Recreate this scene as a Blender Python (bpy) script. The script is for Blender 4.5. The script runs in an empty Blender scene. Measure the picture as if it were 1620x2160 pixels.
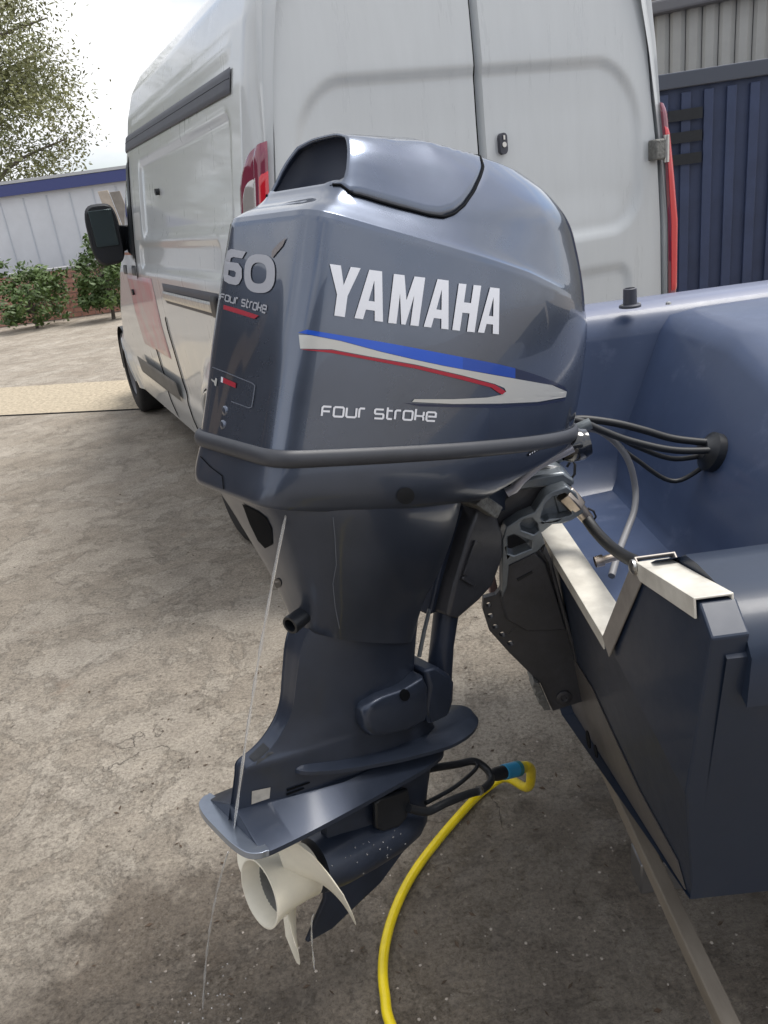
import bpy, bmesh, math, random
from mathutils import Vector, Matrix
from mathutils.bvhtree import BVHTree
from mathutils.geometry import tessellate_polygon

R_ = math.radians
rng = random.Random(7)
scene = bpy.context.scene
col = scene.collection

# ------------------------------------------------------------------ camera
PITCH, ROLL, EYE, FPX = R_(21.7), R_(7.6), 1.57, 1655.0
fw = Vector((0, math.cos(PITCH), -math.sin(PITCH)))
r0 = Vector((1, 0, 0)); u0 = r0.cross(fw)
CR = r0 * math.cos(ROLL) - u0 * math.sin(ROLL)
CU = r0 * math.sin(ROLL) + u0 * math.cos(ROLL)
CAM = Vector((0, 0, EYE))
cd = bpy.data.cameras.new('camera'); cam = bpy.data.objects.new('camera', cd); col.objects.link(cam)
cd.sensor_fit = 'VERTICAL'; cd.sensor_height = 36; cd.lens = 36 * FPX / 2160
cd.clip_start = 0.05; cd.clip_end = 2000
cam.matrix_world = Matrix(((CR.x, CU.x, -fw.x, 0), (CR.y, CU.y, -fw.y, 0), (CR.z, CU.z, -fw.z, EYE), (0, 0, 0, 1)))
scene.camera = cam

# ------------------------------------------------------------------ sky, sun, exposure
SUN_EL, SUN_AZ = R_(63), R_(74)          # azimuth measured from +Y towards +X
w = bpy.data.worlds.new('World'); scene.world = w; w.use_nodes = True
nt = w.node_tree; nt.nodes.clear()
out = nt.nodes.new('ShaderNodeOutputWorld'); bg = nt.nodes.new('ShaderNodeBackground')
sky = nt.nodes.new('ShaderNodeTexSky'); sky.sky_type = 'NISHITA'; sky.sun_disc = False
sky.sun_elevation = SUN_EL; sky.sun_rotation = SUN_AZ
sky.air_density = 1.0; sky.dust_density = 2.0
tc = nt.nodes.new('ShaderNodeTexCoord'); mp_ = nt.nodes.new('ShaderNodeMapping')
mp_.inputs['Scale'].default_value = (1.2, 1.2, 2.6)
no = nt.nodes.new('ShaderNodeTexNoise'); no.inputs['Scale'].default_value = 1.9; no.inputs['Detail'].default_value = 7
no.inputs['Roughness'].default_value = .58
rp = nt.nodes.new('ShaderNodeValToRGB'); rp.color_ramp.elements[0].position = .30; rp.color_ramp.elements[1].position = .52
no2 = nt.nodes.new('ShaderNodeTexNoise'); no2.inputs['Scale'].default_value = 3.2; no2.inputs['Detail'].default_value = 6
cr2 = nt.nodes.new('ShaderNodeValToRGB')
cr2.color_ramp.elements[0].position = .3; cr2.color_ramp.elements[0].color = (4.2, 4.35, 4.7, 1)
cr2.color_ramp.elements[1].position = .7; cr2.color_ramp.elements[1].color = (6.8, 6.8, 6.8, 1)
mx = nt.nodes.new('ShaderNodeMix'); mx.data_type = 'RGBA'
L = nt.links.new
L(tc.outputs['Generated'], mp_.inputs['Vector']); L(mp_.outputs[0], no.inputs['Vector']); L(mp_.outputs[0], no2.inputs['Vector'])
L(no.outputs['Fac'], rp.inputs['Fac']); L(no2.outputs['Fac'], cr2.inputs['Fac'])
L(rp.outputs['Color'], mx.inputs['Factor']); L(sky.outputs['Color'], mx.inputs['A']); L(cr2.outputs['Color'], mx.inputs['B'])
L(mx.outputs['Result'], bg.inputs['Color']); bg.inputs['Strength'].default_value = 0.10; L(bg.outputs[0], out.inputs['Surface'])

sd = bpy.data.lights.new('sun', 'SUN'); sun = bpy.data.objects.new('sun', sd); col.objects.link(sun)
sd.energy = 1.8; sd.angle = R_(28); sd.color = (1.0, .965, .91)
sdir = Vector((math.sin(SUN_AZ) * math.cos(SUN_EL), math.cos(SUN_AZ) * math.cos(SUN_EL), math.sin(SUN_EL)))
sun.rotation_euler = sdir.to_track_quat('Z', 'Y').to_euler()
scene.view_settings.view_transform = 'Standard'; scene.view_settings.look = 'None'
scene.view_settings.gamma = 1; scene.view_settings.use_curve_mapping = False
scene.view_settings.exposure = 1.0

# ------------------------------------------------------------------ helpers
def ray(px, py): return fw + CR * ((px - 810) / FPX) + CU * ((1080 - py) / FPX)
def on_x(px, py, x): d = ray(px, py); return CAM + d * ((x - CAM.x) / d.x)
def on_y(px, py, y): d = ray(px, py); return CAM + d * ((y - CAM.y) / d.y)
def on_z(px, py, z=0): d = ray(px, py); return CAM + d * ((z - CAM.z) / d.z)
def lerp(a, b, t): return a + (b - a) * t
def sstep(a, b, x):
    t = min(1, max(0, (x - a) / (b - a))); return t * t * (3 - 2 * t)
def interp(tab, x):
    if x <= tab[0][0]: return tab[0][1]
    for (a, va), (b, vb) in zip(tab, tab[1:]):
        if x <= b: return va + (vb - va) * (x - a) / (b - a)
    return tab[-1][1]
def catmull(pts, n, closed=False):
    pts = [Vector(p) for p in pts]; m = len(pts); o = []
    segs = m if closed else m - 1
    for i in range(segs):
        if closed: p0, p1, p2, p3 = pts[(i - 1) % m], pts[i], pts[(i + 1) % m], pts[(i + 2) % m]
        else: p0, p1, p2, p3 = pts[max(i - 1, 0)], pts[i], pts[i + 1], pts[min(i + 2, m - 1)]
        for k in range(n):
            t = k / n
            o.append(.5 * ((2 * p1) + (p2 - p0) * t + (2 * p0 - 5 * p1 + 4 * p2 - p3) * t * t + (3 * p1 - p0 - 3 * p2 + p3) * t ** 3))
    if not closed: o.append(pts[-1])
    return o

class MB:
    def __init__(s): s.v = []; s.f = []
    def add(s, vs, fs):
        b = len(s.v); s.v += [Vector(x) for x in vs]; s.f += [tuple(i + b for i in f) for f in fs]; return s
    def box(s, c, h, m=None):
        c = Vector(c); vs = [Vector((x * h[0], y * h[1], z * h[2])) for x in (-1, 1) for y in (-1, 1) for z in (-1, 1)]
        if m: vs = [m @ q for q in vs]
        return s.add([c + q for q in vs], [(0, 1, 3, 2), (4, 6, 7, 5), (0, 4, 5, 1), (2, 3, 7, 6), (0, 2, 6, 4), (1, 5, 7, 3)])
    def hexa(s, p):                       # 8 corners: 4 bottom ring, 4 top ring
        return s.add(p, [(3, 2, 1, 0), (4, 5, 6, 7), (0, 1, 5, 4), (1, 2, 6, 5), (2, 3, 7, 6), (3, 0, 4, 7)])
    def loft(s, rings, cap0=True, cap1=True, closed=True):
        b = len(s.v); n = len(rings[0])
        for r in rings: s.v += [Vector(q) for q in r]
        for i in range(len(rings) - 1):
            for j in range(n if closed else n - 1):
                k = (j + 1) % n
                s.f.append((b + i * n + j, b + i * n + k, b + (i + 1) * n + k, b + (i + 1) * n + j))
        if cap0: s.f.append(tuple(b + j for j in reversed(range(n))))
        if cap1: s.f.append(tuple(b + (len(rings) - 1) * n + j for j in range(n)))
        return s
    def tube(s, pts, r, n=10, caps=True, closed=False):
        pts = [Vector(p) for p in pts]; m = len(pts)
        rad = r if isinstance(r, (list, tuple)) else [r] * m
        rings = []; up = None
        for i, p in enumerate(pts):
            if closed: t = pts[(i + 1) % m] - pts[i - 1]
            else: t = pts[min(i + 1, m - 1)] - pts[max(i - 1, 0)]
            t.normalize()
            if up is None:
                up = Vector((0, 0, 1)) if abs(t.z) < .9 else Vector((1, 0, 0))
            a = t.cross(up); a.normalize(); b_ = a.cross(t); up = b_
            rings.append([p + (a * math.cos(2 * math.pi * k / n) + b_ * math.sin(2 * math.pi * k / n)) * rad[i] for k in range(n)])
        if closed: rings.append(rings[0]); return s.loft(rings, False, False)
        return s.loft(rings, caps, caps)
    def lathe(s, o, ax, prof, n=24, caps=True):     # prof: (distance along axis, radius)
        o = Vector(o); ax = Vector(ax).normalized()
        a = ax.orthogonal().normalized(); b_ = ax.cross(a)
        return s.loft([[o + ax * d + (a * math.cos(2 * math.pi * k / n) + b_ * math.sin(2 * math.pi * k / n)) * r for k in range(n)] for d, r in prof], caps, caps)
    def prism(s, loops, d):                # loops of 3D points (outer, holes...), extruded along vector d
        d = Vector(d); L3 = [[Vector(q) for q in l] for l in loops]
        flat = [q for l in L3 for q in l]; tris = tessellate_polygon(L3); n = len(flat)
        b = len(s.v); s.v += flat + [q + d for q in flat]
        for t in tris:
            s.f.append(tuple(b + i for i in t)); s.f.append(tuple(b + n + i for i in reversed(t)))
        o = 0
        for l in L3:
            m = len(l)
            for i in range(m):
                j = (i + 1) % m
                s.f.append((b + o + i, b + o + j, b + n + o + j, b + n + o + i))
            o += m
        return s
    def build(s, name, mat, parent=None, smooth=35, bevel=0, seg=2, xf=None, kind=None, fix=True):
        me = bpy.data.meshes.new(name)
        vs = [xf(q) for q in s.v] if xf else s.v
        me.from_pydata([tuple(q) for q in vs], [], s.f); me.update()
        if fix:
            bm = bmesh.new(); bm.from_mesh(me); bmesh.ops.recalc_face_normals(bm, faces=bm.faces); bm.to_mesh(me); bm.free()
        me.materials.append(mat)
        if smooth:
            for p in me.polygons: p.use_smooth = True
            me.set_sharp_from_angle(angle=R_(smooth))
        o = bpy.data.objects.new(name, me); col.objects.link(o)
        if parent: o.parent = parent
        if bevel:
            mo = o.modifiers.new('bevel', 'BEVEL'); mo.width = bevel; mo.segments = seg; mo.limit_method = 'ANGLE'; mo.angle_limit = R_(40)
        if kind: o['kind'] = kind
        return o

def tag(o, label, cat, group=None):
    o['label'] = label; o['category'] = cat
    if group: o['group'] = group
    return o
def thing(name, label, cat, M=None, group=None):
    o = bpy.data.objects.new(name, None); col.objects.link(o); o.empty_display_size = .1
    if M is not None: o.matrix_world = M
    return tag(o, label, cat, group)

# ------------------------------------------------------------------ materials
def mat(name, c, rough=.5, metal=0, coat=0, coat_r=.05, var=0, vscale=8, bump=0, bscale=60, spec=.5, trans=0, rvar=0, stretch=None, c2=None, ior=None, detail=6):
    m = bpy.data.materials.new(name); m.use_nodes = True; t = m.node_tree; b = t.nodes['Principled BSDF']
    b.inputs['Base Color'].default_value = (*c, 1); b.inputs['Roughness'].default_value = rough; b.inputs['Metallic'].default_value = metal
    b.inputs['Coat Weight'].default_value = coat; b.inputs['Coat Roughness'].default_value = coat_r
    b.inputs['Specular IOR Level'].default_value = spec; b.inputs['Transmission Weight'].default_value = trans
    if ior: b.inputs['IOR'].default_value = ior
    if var or bump or rvar or c2:
        co = t.nodes.new('ShaderNodeTexCoord'); v = co.outputs['Object']
        if stretch:
            mp = t.nodes.new('ShaderNodeMapping'); mp.inputs['Scale'].default_value = stretch
            t.links.new(v, mp.inputs['Vector']); v = mp.outputs[0]
        if var or rvar or c2:
            n = t.nodes.new('ShaderNodeTexNoise'); n.inputs['Scale'].default_value = vscale; n.inputs['Detail'].default_value = detail; n.inputs['Roughness'].default_value = .65
            t.links.new(v, n.inputs['Vector'])
        if var or c2:
            rmp = t.nodes.new('ShaderNodeValToRGB'); e = rmp.color_ramp.elements
            e[0].position = .3; e[1].position = .7
            if c2: e[0].color = (*c2, 1); e[1].color = (*c, 1)
            else:
                e[0].color = (*[x * (1 - var) for x in c], 1); e[1].color = (*[min(1, x * (1 + var)) for x in c], 1)
            t.links.new(n.outputs['Fac'], rmp.inputs['Fac']); t.links.new(rmp.outputs['Color'], b.inputs['Base Color'])
        if rvar:
            mr = t.nodes.new('ShaderNodeMapRange'); mr.inputs['From Min'].default_value = .3; mr.inputs['From Max'].default_value = .7
            mr.inputs['To Min'].default_value = max(0, rough - rvar); mr.inputs['To Max'].default_value = min(1, rough + rvar)
            t.links.new(n.outputs['Fac'], mr.inputs['Value']); t.links.new(mr.outputs[0], b.inputs['Roughness'])
        if bump:
            n2 = t.nodes.new('ShaderNodeTexNoise'); n2.inputs['Scale'].default_value = bscale; n2.inputs['Detail'].default_value = 4
            bp = t.nodes.new('ShaderNodeBump'); bp.inputs['Strength'].default_value = bump; bp.inputs['Distance'].default_value = .01
            t.links.new(v, n2.inputs['Vector']); t.links.new(n2.outputs['Fac'], bp.inputs['Height']); t.links.new(bp.outputs[0], b.inputs['Normal'])
    return m

M = {}
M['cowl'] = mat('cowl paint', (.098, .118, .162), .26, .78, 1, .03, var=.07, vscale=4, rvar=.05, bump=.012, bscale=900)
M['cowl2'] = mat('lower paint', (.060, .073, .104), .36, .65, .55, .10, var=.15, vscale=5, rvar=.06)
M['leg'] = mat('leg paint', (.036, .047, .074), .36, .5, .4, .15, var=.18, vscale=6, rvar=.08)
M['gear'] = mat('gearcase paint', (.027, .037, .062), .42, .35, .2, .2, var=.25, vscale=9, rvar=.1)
M['plate'] = mat('skylit plate', (.30, .34, .41), .30, .8, .5, .12, var=.15, vscale=9)  # lighter than the leg: sky reflected on the plate put into the colour
M['rubber'] = mat('rubber seal', (.040, .043, .052), .48, var=.1, vscale=20)
M['black'] = mat('black plastic', (.010, .012, .016), .42, var=.2, vscale=20)
M['blackgloss'] = mat('black gloss', (.010, .011, .014), .12, coat=1)
M['scoop'] = mat('scoop', (.008, .014, .032), .55)
M['bracket'] = mat('bracket paint', (.15, .17, .19), .36, .5, .4, .15, var=.15, vscale=30, bump=.05, bscale=200)
M['bracketd'] = mat('bracket dark', (.050, .051, .058), .42, .2, .2, .2, var=.25, vscale=14, bump=.05, bscale=150)
M['zinc'] = mat('zinc anode', (.19, .19, .18), .7, .4, var=.35, vscale=60, bump=.5, bscale=120)
M['steel'] = mat('steel', (.55, .54, .52), .3, 1, var=.2, vscale=40)
M['brass'] = mat('nickel nut', (.50, .43, .36), .33, 1, var=.25, vscale=50)
M['prop'] = mat('prop paint', (.82, .775, .65), .42, 0, .15, .2, var=.07, vscale=18)
M['propin'] = mat('prop inner', (.20, .20, .19), .5, var=.25, vscale=30)
M['rust'] = mat('rusty hub', (.10, .045, .03), .8, var=.4, vscale=60)
M['white'] = mat('decal silver white', (.72, .74, .80), .35, .15)
M['silver'] = mat('decal silver', (.52, .52, .50), .36, .35)
M['grey60'] = mat('decal grey', (.40, .41, .45), .38, .3)
M['blue'] = mat('decal blue', (.012, .085, .52), .3, .3, coat=.5)
M['blue2'] = mat('decal mid blue', (.012, .065, .38), .3, .3, coat=.5)
M['navy'] = mat('decal navy', (.006, .012, .045), .4, 0, coat=.5)
M['red'] = mat('decal red', (.33, .012, .03), .4)
M['swoosh'] = mat('decal taupe', (.22, .20, .20), .4, .2)
M['line'] = mat('decal outline', (.13, .145, .18), .4)
M['seam'] = mat('seam black', (.003, .004, .006), .85, spec=.15)
M['van'] = mat('van white paint', (.53, .555, .57), .34, 0, .75, .06, var=.035, vscale=5, stretch=(3, 3, .45), rvar=.10)
M['vandirt'] = M['van']
M['vangrey'] = mat('van grey trim', (.055, .058, .075), .5, var=.1, vscale=12)
M['vanrub'] = mat('van rub strip', (.15, .145, .135), .6, var=.15, vscale=12)
M['vanmask'] = mat('van bare panel', (.42, .42, .42), .5)
M['glass'] = mat('dark glass', (.008, .010, .013), .04, coat=1)
M['tyre'] = mat('tyre', (.013, .013, .015), .8, var=.25, vscale=25, bump=.2, bscale=70)
M['rim'] = mat('steel wheel', (.20, .20, .21), .45, .8)
M['lampred'] = mat('lamp red', (.55, .008, .02), .12, coat=1)
M['lampdark'] = mat('lamp dark red', (.20, .03, .06), .14, coat=1)
M['lampclear'] = mat('lamp clear', (.48, .46, .45), .12, .4, coat=1)
M['alu'] = mat('aluminium channel', (.80, .77, .69), .45, .25, var=.18, vscale=22, rvar=.1, c2=(.60, .57, .50))
M['timber'] = mat('weathered beam', (.25, .22, .18), .8, var=.3, vscale=12, stretch=(1, .2, 1), c2=(.14, .115, .09), bump=.2, bscale=60)
M['hose'] = mat('yellow hose', (.78, .60, .008), .34, coat=.25, coat_r=.15, var=.12, vscale=30)
M['hoseblue'] = mat('blue fitting', (.035, .27, .48), .35)
M['cable'] = mat('black cable', (.013, .014, .016), .5)
M['cablegrey'] = mat('grey hose', (.22, .22, .23), .45)
M['concwall'] = mat('block wall', (.42, .42, .43), .8, var=.12, vscale=3)

def boat_paint(name, c, wear, dirt, coat=.25):
    m = mat(name, c, .24, 0, coat, .14, var=.10, vscale=3)
    t = m.node_tree; b = t.nodes['Principled BSDF']; src = b.inputs['Base Color'].links[0].from_socket
    co = t.nodes.new('ShaderNodeTexCoord'); n = t.nodes.new('ShaderNodeTexNoise'); n.inputs['Scale'].default_value = 7; n.inputs['Detail'].default_value = 12; n.inputs['Roughness'].default_value = .75
    t.links.new(co.outputs['Object'], n.inputs['Vector'])
    rm = t.nodes.new('ShaderNodeValToRGB'); rm.color_ramp.elements[0].position = .56; rm.color_ramp.elements[1].position = .74
    mxx = t.nodes.new('ShaderNodeMix'); mxx.data_type = 'RGBA'; mxx.inputs['B'].default_value = (*dirt, 1)
    ml = t.nodes.new('ShaderNodeMath'); ml.operation = 'MULTIPLY'; ml.inputs[1].default_value = wear
    t.links.new(n.outputs['Fac'], rm.inputs['Fac']); t.links.new(rm.outputs['Color'], ml.inputs[0]); t.links.new(ml.outputs[0], mxx.inputs['Factor'])
    t.links.new(src, mxx.inputs['A']); t.links.new(mxx.outputs['Result'], b.inputs['Base Color'])
    mr = t.nodes.new('ShaderNodeMapRange'); mr.inputs['To Min'].default_value = .28; mr.inputs['To Max'].default_value = .62
    t.links.new(n.outputs['Fac'], mr.inputs['Value']); t.links.new(mr.outputs[0], b.inputs['Roughness'])
    return m
M['hull'] = boat_paint('boat navy paint', (.012, .022, .045), .5, (.055, .055, .06), .12)
M['hullworn'] = boat_paint('boat worn bottom', (.10, .09, .085), .5, (.03, .035, .045))
M['inner'] = boat_paint('boat inner blue', (.040, .062, .125), .28, (.22, .26, .38))
M['gunwale'] = boat_paint('boat gunwale', (.15, .17, .25), .2, (.25, .27, .36))

# concrete with wet patches, stains, grit
def concrete():
    m = bpy.data.materials.new('old concrete'); m.use_nodes = True; t = m.node_tree; b = t.nodes['Principled BSDF']
    N = t.nodes.new; K = t.links.new
    co = N('ShaderNodeTexCoord').outputs['Object']
    def noise(sc, det=8, ro=.6, dist=0):
        n = N('ShaderNodeTexNoise'); n.inputs['Scale'].default_value = sc; n.inputs['Detail'].default_value = det
        n.inputs['Roughness'].default_value = ro; n.inputs['Distortion'].default_value = dist; K(co, n.inputs['Vector']); return n.outputs['Fac']
    def ramp(f, *st):
        r = N('ShaderNodeValToRGB'); e = r.color_ramp.elements
        while len(e) < len(st): e.new(.5)
        for i, (p, c) in enumerate(st):
            e[i].position = p; e[i].color = (*c, 1) if len(c) == 3 else c
        K(f, r.inputs['Fac']); return r.outputs['Color']
    def mixc(fac, a, bb, mode='MIX'):
        x = N('ShaderNodeMix'); x.data_type = 'RGBA'; x.blend_type = mode
        for s_, v in (('Factor', fac), ('A', a), ('B', bb)):
            if isinstance(v, (int, float)): x.inputs[s_].default_value = v
            elif isinstance(v, tuple): x.inputs[s_].default_value = (*v, 1)
            else: K(v, x.inputs[s_])
        return x.outputs['Result']
    def mth(op, a, bb=None):
        x = N('ShaderNodeMath'); x.operation = op; x.use_clamp = (op not in ('SUBTRACT', 'SQRT'))
        for i, v in enumerate((a, bb)):
            if v is None: continue
            if isinstance(v, (int, float)): x.inputs[i].default_value = v
            else: K(v, x.inputs[i])
        return x.outputs[0]
    W1, B0 = (1, 1, 1), (0, 0, 0)
    base = ramp(noise(1.3, 10, .62), (.30, (.345, .308, .258)), (.5, (.425, .385, .328)), (.72, (.500, .460, .400)))
    mott = ramp(noise(7, 10, .75, .4), (.30, (.50, .47, .45)), (.5, (.86, .85, .84)), (.68, (1.12, 1.1, 1.08)))
    base = mixc(.62, base, mott, 'MULTIPLY')
    grit = ramp(noise(85, 8, .85), (.34, (.30, .27, .25)), (.50, (.92, .91, .90)), (.68, (1.38, 1.35, 1.3)))
    base = mixc(.92, base, grit, 'MULTIPLY')
    spall = ramp(noise(2.4, 14, .72, .3), (.485, B0), (.515, W1))
    base = mixc(mth('MULTIPLY', spall, .42), base, mixc(1, base, ramp(noise(48, 8, .85), (.34, (.42, .39, .36)), (.52, (.84, .81, .78)), (.70, (1.3, 1.27, 1.22))), 'MULTIPLY'))
    pit = ramp(noise(34, 5, .8), (.31, (.16, .14, .12)), (.40, W1))
    base = mixc(.8, base, pit, 'MULTIPLY')
    speck = ramp(noise(150, 3, .6), (.66, B0), (.72, W1)); base = mixc(mth('MULTIPLY', speck, .5), base, (.62, .58, .52))
    rust = ramp(noise(3.3, 7, .7), (.62, B0), (.75, W1)); base = mixc(mth('MULTIPLY', rust, .45), base, (.17, .095, .055))
    oil = ramp(noise(4.7, 9, .8, .6), (.60, B0), (.68, W1)); base = mixc(mth('MULTIPLY', oil, .5), base, (.065, .055, .048))
    # hairline cracks
    vo = N('ShaderNodeTexVoronoi'); vo.feature = 'DISTANCE_TO_EDGE'; vo.inputs['Scale'].default_value = 1.1
    wv = N('ShaderNodeVectorMath'); wv.operation = 'ADD'
    nn = N('ShaderNodeTexNoise'); nn.inputs['Scale'].default_value = 2.5; nn.inputs['Detail'].default_value = 8; K(co, nn.inputs['Vector'])
    K(co, wv.inputs[0]); K(nn.outputs['Color'], wv.inputs[1]); K(wv.outputs[0], vo.inputs['Vector'])
    crack = ramp(vo.outputs['Distance'], (.0, W1), (.004, B0)); crackm = mth('MULTIPLY', crack, ramp(noise(1.7, 3), (.56, B0), (.64, W1)))
    base = mixc(mth('MULTIPLY', crackm, .4), base, (.06, .05, .042))
    # wet from the flushing water: a puddled patch round the motor, ragged edge
    sx = N('ShaderNodeSeparateXYZ'); K(co, sx.inputs[0])
    def blob(cx, cy, r0_, r1_):
        d = mth('SQRT', mth2(sx.outputs['X'], cx, sx.outputs['Y'], cy)); mr = N('ShaderNodeMapRange')
        mr.inputs['From Min'].default_value = r1_; mr.inputs['From Max'].default_value = r0_; K(d, mr.inputs['Value']); return mr.outputs[0]
    def mth2(a, ca, c, cc):
        p = []
        for v, k in ((a, ca), (c, cc)):
            s1 = N('ShaderNodeMath'); s1.operation = 'SUBTRACT'; K(v, s1.inputs[0]); s1.inputs[1].default_value = k
            q = N('ShaderNodeMath'); q.operation = 'MULTIPLY'; K(s1.outputs[0], q.inputs[0]); K(s1.outputs[0], q.inputs[1]); p.append(q.outputs[0])
        s2 = N('ShaderNodeMath'); s2.operation = 'ADD'; K(p[0], s2.inputs[0]); K(p[1], s2.inputs[1]); return s2.outputs[0]
    ragged = noise(5.5, 8, .7)
    rg = N('ShaderNodeMapRange'); rg.inputs['From Min'].default_value = .3; rg.inputs['From Max'].default_value = .7; rg.inputs['To Min'].default_value = -.34; rg.inputs['To Max'].default_value = .34
    K(ragged, rg.inputs['Value'])
    wb = N('ShaderNodeMath'); wb.operation = 'MAXIMUM'; K(blob(.35, .85, .65, 1.15), wb.inputs[0]); K(blob(-.40, .95, .40, .95), wb.inputs[1])
    ws = N('ShaderNodeMath'); ws.operation = 'ADD'; K(wb.outputs[0], ws.inputs[0]); K(rg.outputs[0], ws.inputs[1])
    wet = ramp(ws.outputs[0], (.34, B0), (.66, W1))
    base = mixc(mth('MULTIPLY', wet, .80), base, mixc(1, base, (.50, .475, .46), 'MULTIPLY'))
    K(base, b.inputs['Base Color'])
    pud = mth('MULTIPLY', wet, ramp(noise(6, 4, .6), (.45, B0), (.54, W1)))
    ro = N('ShaderNodeMapRange'); K(pud, ro.inputs['Value']); ro.inputs['To Min'].default_value = .85; ro.inputs['To Max'].default_value = .30
    ro2 = N('ShaderNodeMath'); ro2.operation = 'SUBTRACT'; K(ro.outputs[0], ro2.inputs[0]); K(mth('MULTIPLY', wet, .22), ro2.inputs[1])
    K(ro2.outputs[0], b.inputs['Roughness']); b.inputs['Specular IOR Level'].default_value = .4
    h1 = noise(38, 10, .82); h2 = noise(5, 5, .6)
    hs = N('ShaderNodeMath'); hs.operation = 'ADD'; K(h1, hs.inputs[0]); K(h2, hs.inputs[1])
    hs3 = N('ShaderNodeMath'); hs3.operation = 'SUBTRACT'; K(hs.outputs[0], hs3.inputs[0]); K(mth('MULTIPLY', spall, .3), hs3.inputs[1])
    hs2 = N('ShaderNodeMath'); hs2.operation = 'SUBTRACT'; K(hs3.outputs[0], hs2.inputs[0]); K(crackm, hs2.inputs[1])
    bp = N('ShaderNodeBump'); bp.inputs['Strength'].default_value = .9; bp.inputs['Distance'].default_value = .018; K(hs2.outputs[0], bp.inputs['Height']); K(bp.outputs[0], b.inputs['Normal'])
    return m
M['concrete'] = concrete()
M['gravel'] = mat('tan gravel', (.40, .34, .25), .9, var=.35, vscale=26, bump=.6, bscale=40)
M['rustedge'] = mat('rusty kerb', (.17, .10, .06), .9, var=.45, vscale=30, bump=.4, bscale=60)

# ------------------------------------------------------------------ ground
g = MB().add([(-120, -40, 0), (120, -40, 0), (120, 160, 0), (-120, 160, 0)], [(0, 1, 2, 3)]).build('ground', M['concrete'], smooth=0); g['kind'] = 'structure'
a, b_ = on_z(120, 873), on_z(310, 864)
dirv = (b_ - a).normalized(); nrm = Vector((-dirv.y, dirv.x, 0))
p0 = a - dirv * 6
def strip(o, ln, wd, z): return MB().add([o + Vector((0, 0, z)), o + dirv * ln + Vector((0, 0, z)), o + dirv * ln + nrm * wd + Vector((0, 0, z)), o + nrm * wd + Vector((0, 0, z))], [(0, 1, 2, 3)])
s_ = strip(p0, 8.6, .035, .006).build('ground_joint', M['seam'], smooth=0); s_['kind'] = 'structure'
s_ = strip(p0 + nrm * .04, 8.6, 1.35, .004).build('gravel_path', M['gravel'], smooth=0); s_['kind'] = 'structure'
# grit, leaf scraps and stones lying about
deb = {'pebbles': (MB(), mat('pebbles', (.34, .30, .26), .85, var=.45, vscale=9)), 'leaf_scraps': (MB(), mat('leaf scraps', (.075, .05, .032), .8, var=.5, vscale=7))}
for i in range(1150):
    if i % 3: x, y = rng.uniform(-.9, 1.0), rng.uniform(.75, 2.6)
    else: x, y = rng.uniform(-2.6, 1.6), rng.uniform(.9, 5)
    if i % 5 < 3:
        r = rng.uniform(.0012, .0045); mb = deb['pebbles'][0]
        ph = rng.uniform(0, 6.28)
        ring = [(x + r * rng.uniform(.7, 1.3) * math.cos(ph + k * 1.2566), y + r * rng.uniform(.7, 1.3) * math.sin(ph + k * 1.2566), .0005) for k in range(5)]
        mb.add(ring + [(x + r * .2, y, r * rng.uniform(.5, 1.0))], [(k, (k + 1) % 5, 5) for k in range(5)])
    else:
        r = rng.uniform(.003, .011); ph = rng.uniform(0, 6.28); mb = deb['leaf_scraps'][0]
        c_, s2 = math.cos(ph), math.sin(ph); wd = r * rng.uniform(.15, .5); z = .001
        mb.add([(x - r * c_, y - r * s2, z), (x + wd * s2, y - wd * c_, z + rng.uniform(.001, .004)), (x + r * c_, y + r * s2, z + rng.uniform(0, .004)), (x - wd * s2, y + wd * c_, z + .001)], [(0, 1, 2, 3)])
for k, (mb, m_) in deb.items():
    o = mb.build(k, m_, smooth=0, kind='stuff', fix=False)
    tag(o, {'pebbles': 'tiny loose pebbles strewn over the concrete yard', 'leaf_scraps': 'dark leaf and bark scraps strewn over the concrete'}[k], {'pebbles': 'gravel', 'leaf_scraps': 'debris'}[k])

# ------------------------------------------------------------------ van
VY = R_(-23.1); V0 = Vector((.59, 3.39, 0))
vf = Vector((math.sin(VY), math.cos(VY), 0)); vr = Vector((math.cos(VY), -math.sin(VY), 0)); vz = Vector((0, 0, 1))
VM = Matrix(((vr.x, vf.x, 0, V0.x), (vr.y, vf.y, 0, V0.y), (0, 0, 1, 0), (0, 0, 0, 1))); VI = VM.inverted()
van = thing('panel_van', 'white high roof panel van parked behind the outboard motor', 'van', VM)
VW = [(.30, .955), (.45, .985), (.7, 1.01), (1.0, 1.03), (1.3, 1.03), (1.49, 1.005), (1.75, .965), (2.0, .922), (2.2, .875), (2.34, .82), (2.44, .745), (2.5, .66)]
YS = [(.3, 4.5), (.7, 4.3), (1.0, 3.9), (1.34, 3.35), (1.6, 2.95), (1.9, 2.72), (2.1, 2.66), (2.5, 2.6)]
def roof_edge(Y):
    return interp([(0, 2.44), (2.6, 2.46), (2.9, 2.42), (3.3, 2.22), (3.7, 1.92), (4.1, 1.58), (4.45, 1.26), (5.2, 1.12), (5.55, .98), (5.7, .72)], Y)
def rrect(y, z, y0, y1, z0, z1, r):
    dx = max(y0 + r - y, y - y1 + r, 0); dz = max(z0 + r - z, z - z1 + r, 0)
    if dx > 0 or dz > 0: return math.hypot(dx, dz) - r if (dx > 0 and dz > 0) else max(y0 - y, y - y1, z0 - z, z - z1)
    return max(y0 - y, y - y1, z0 - z, z - z1)
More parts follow.
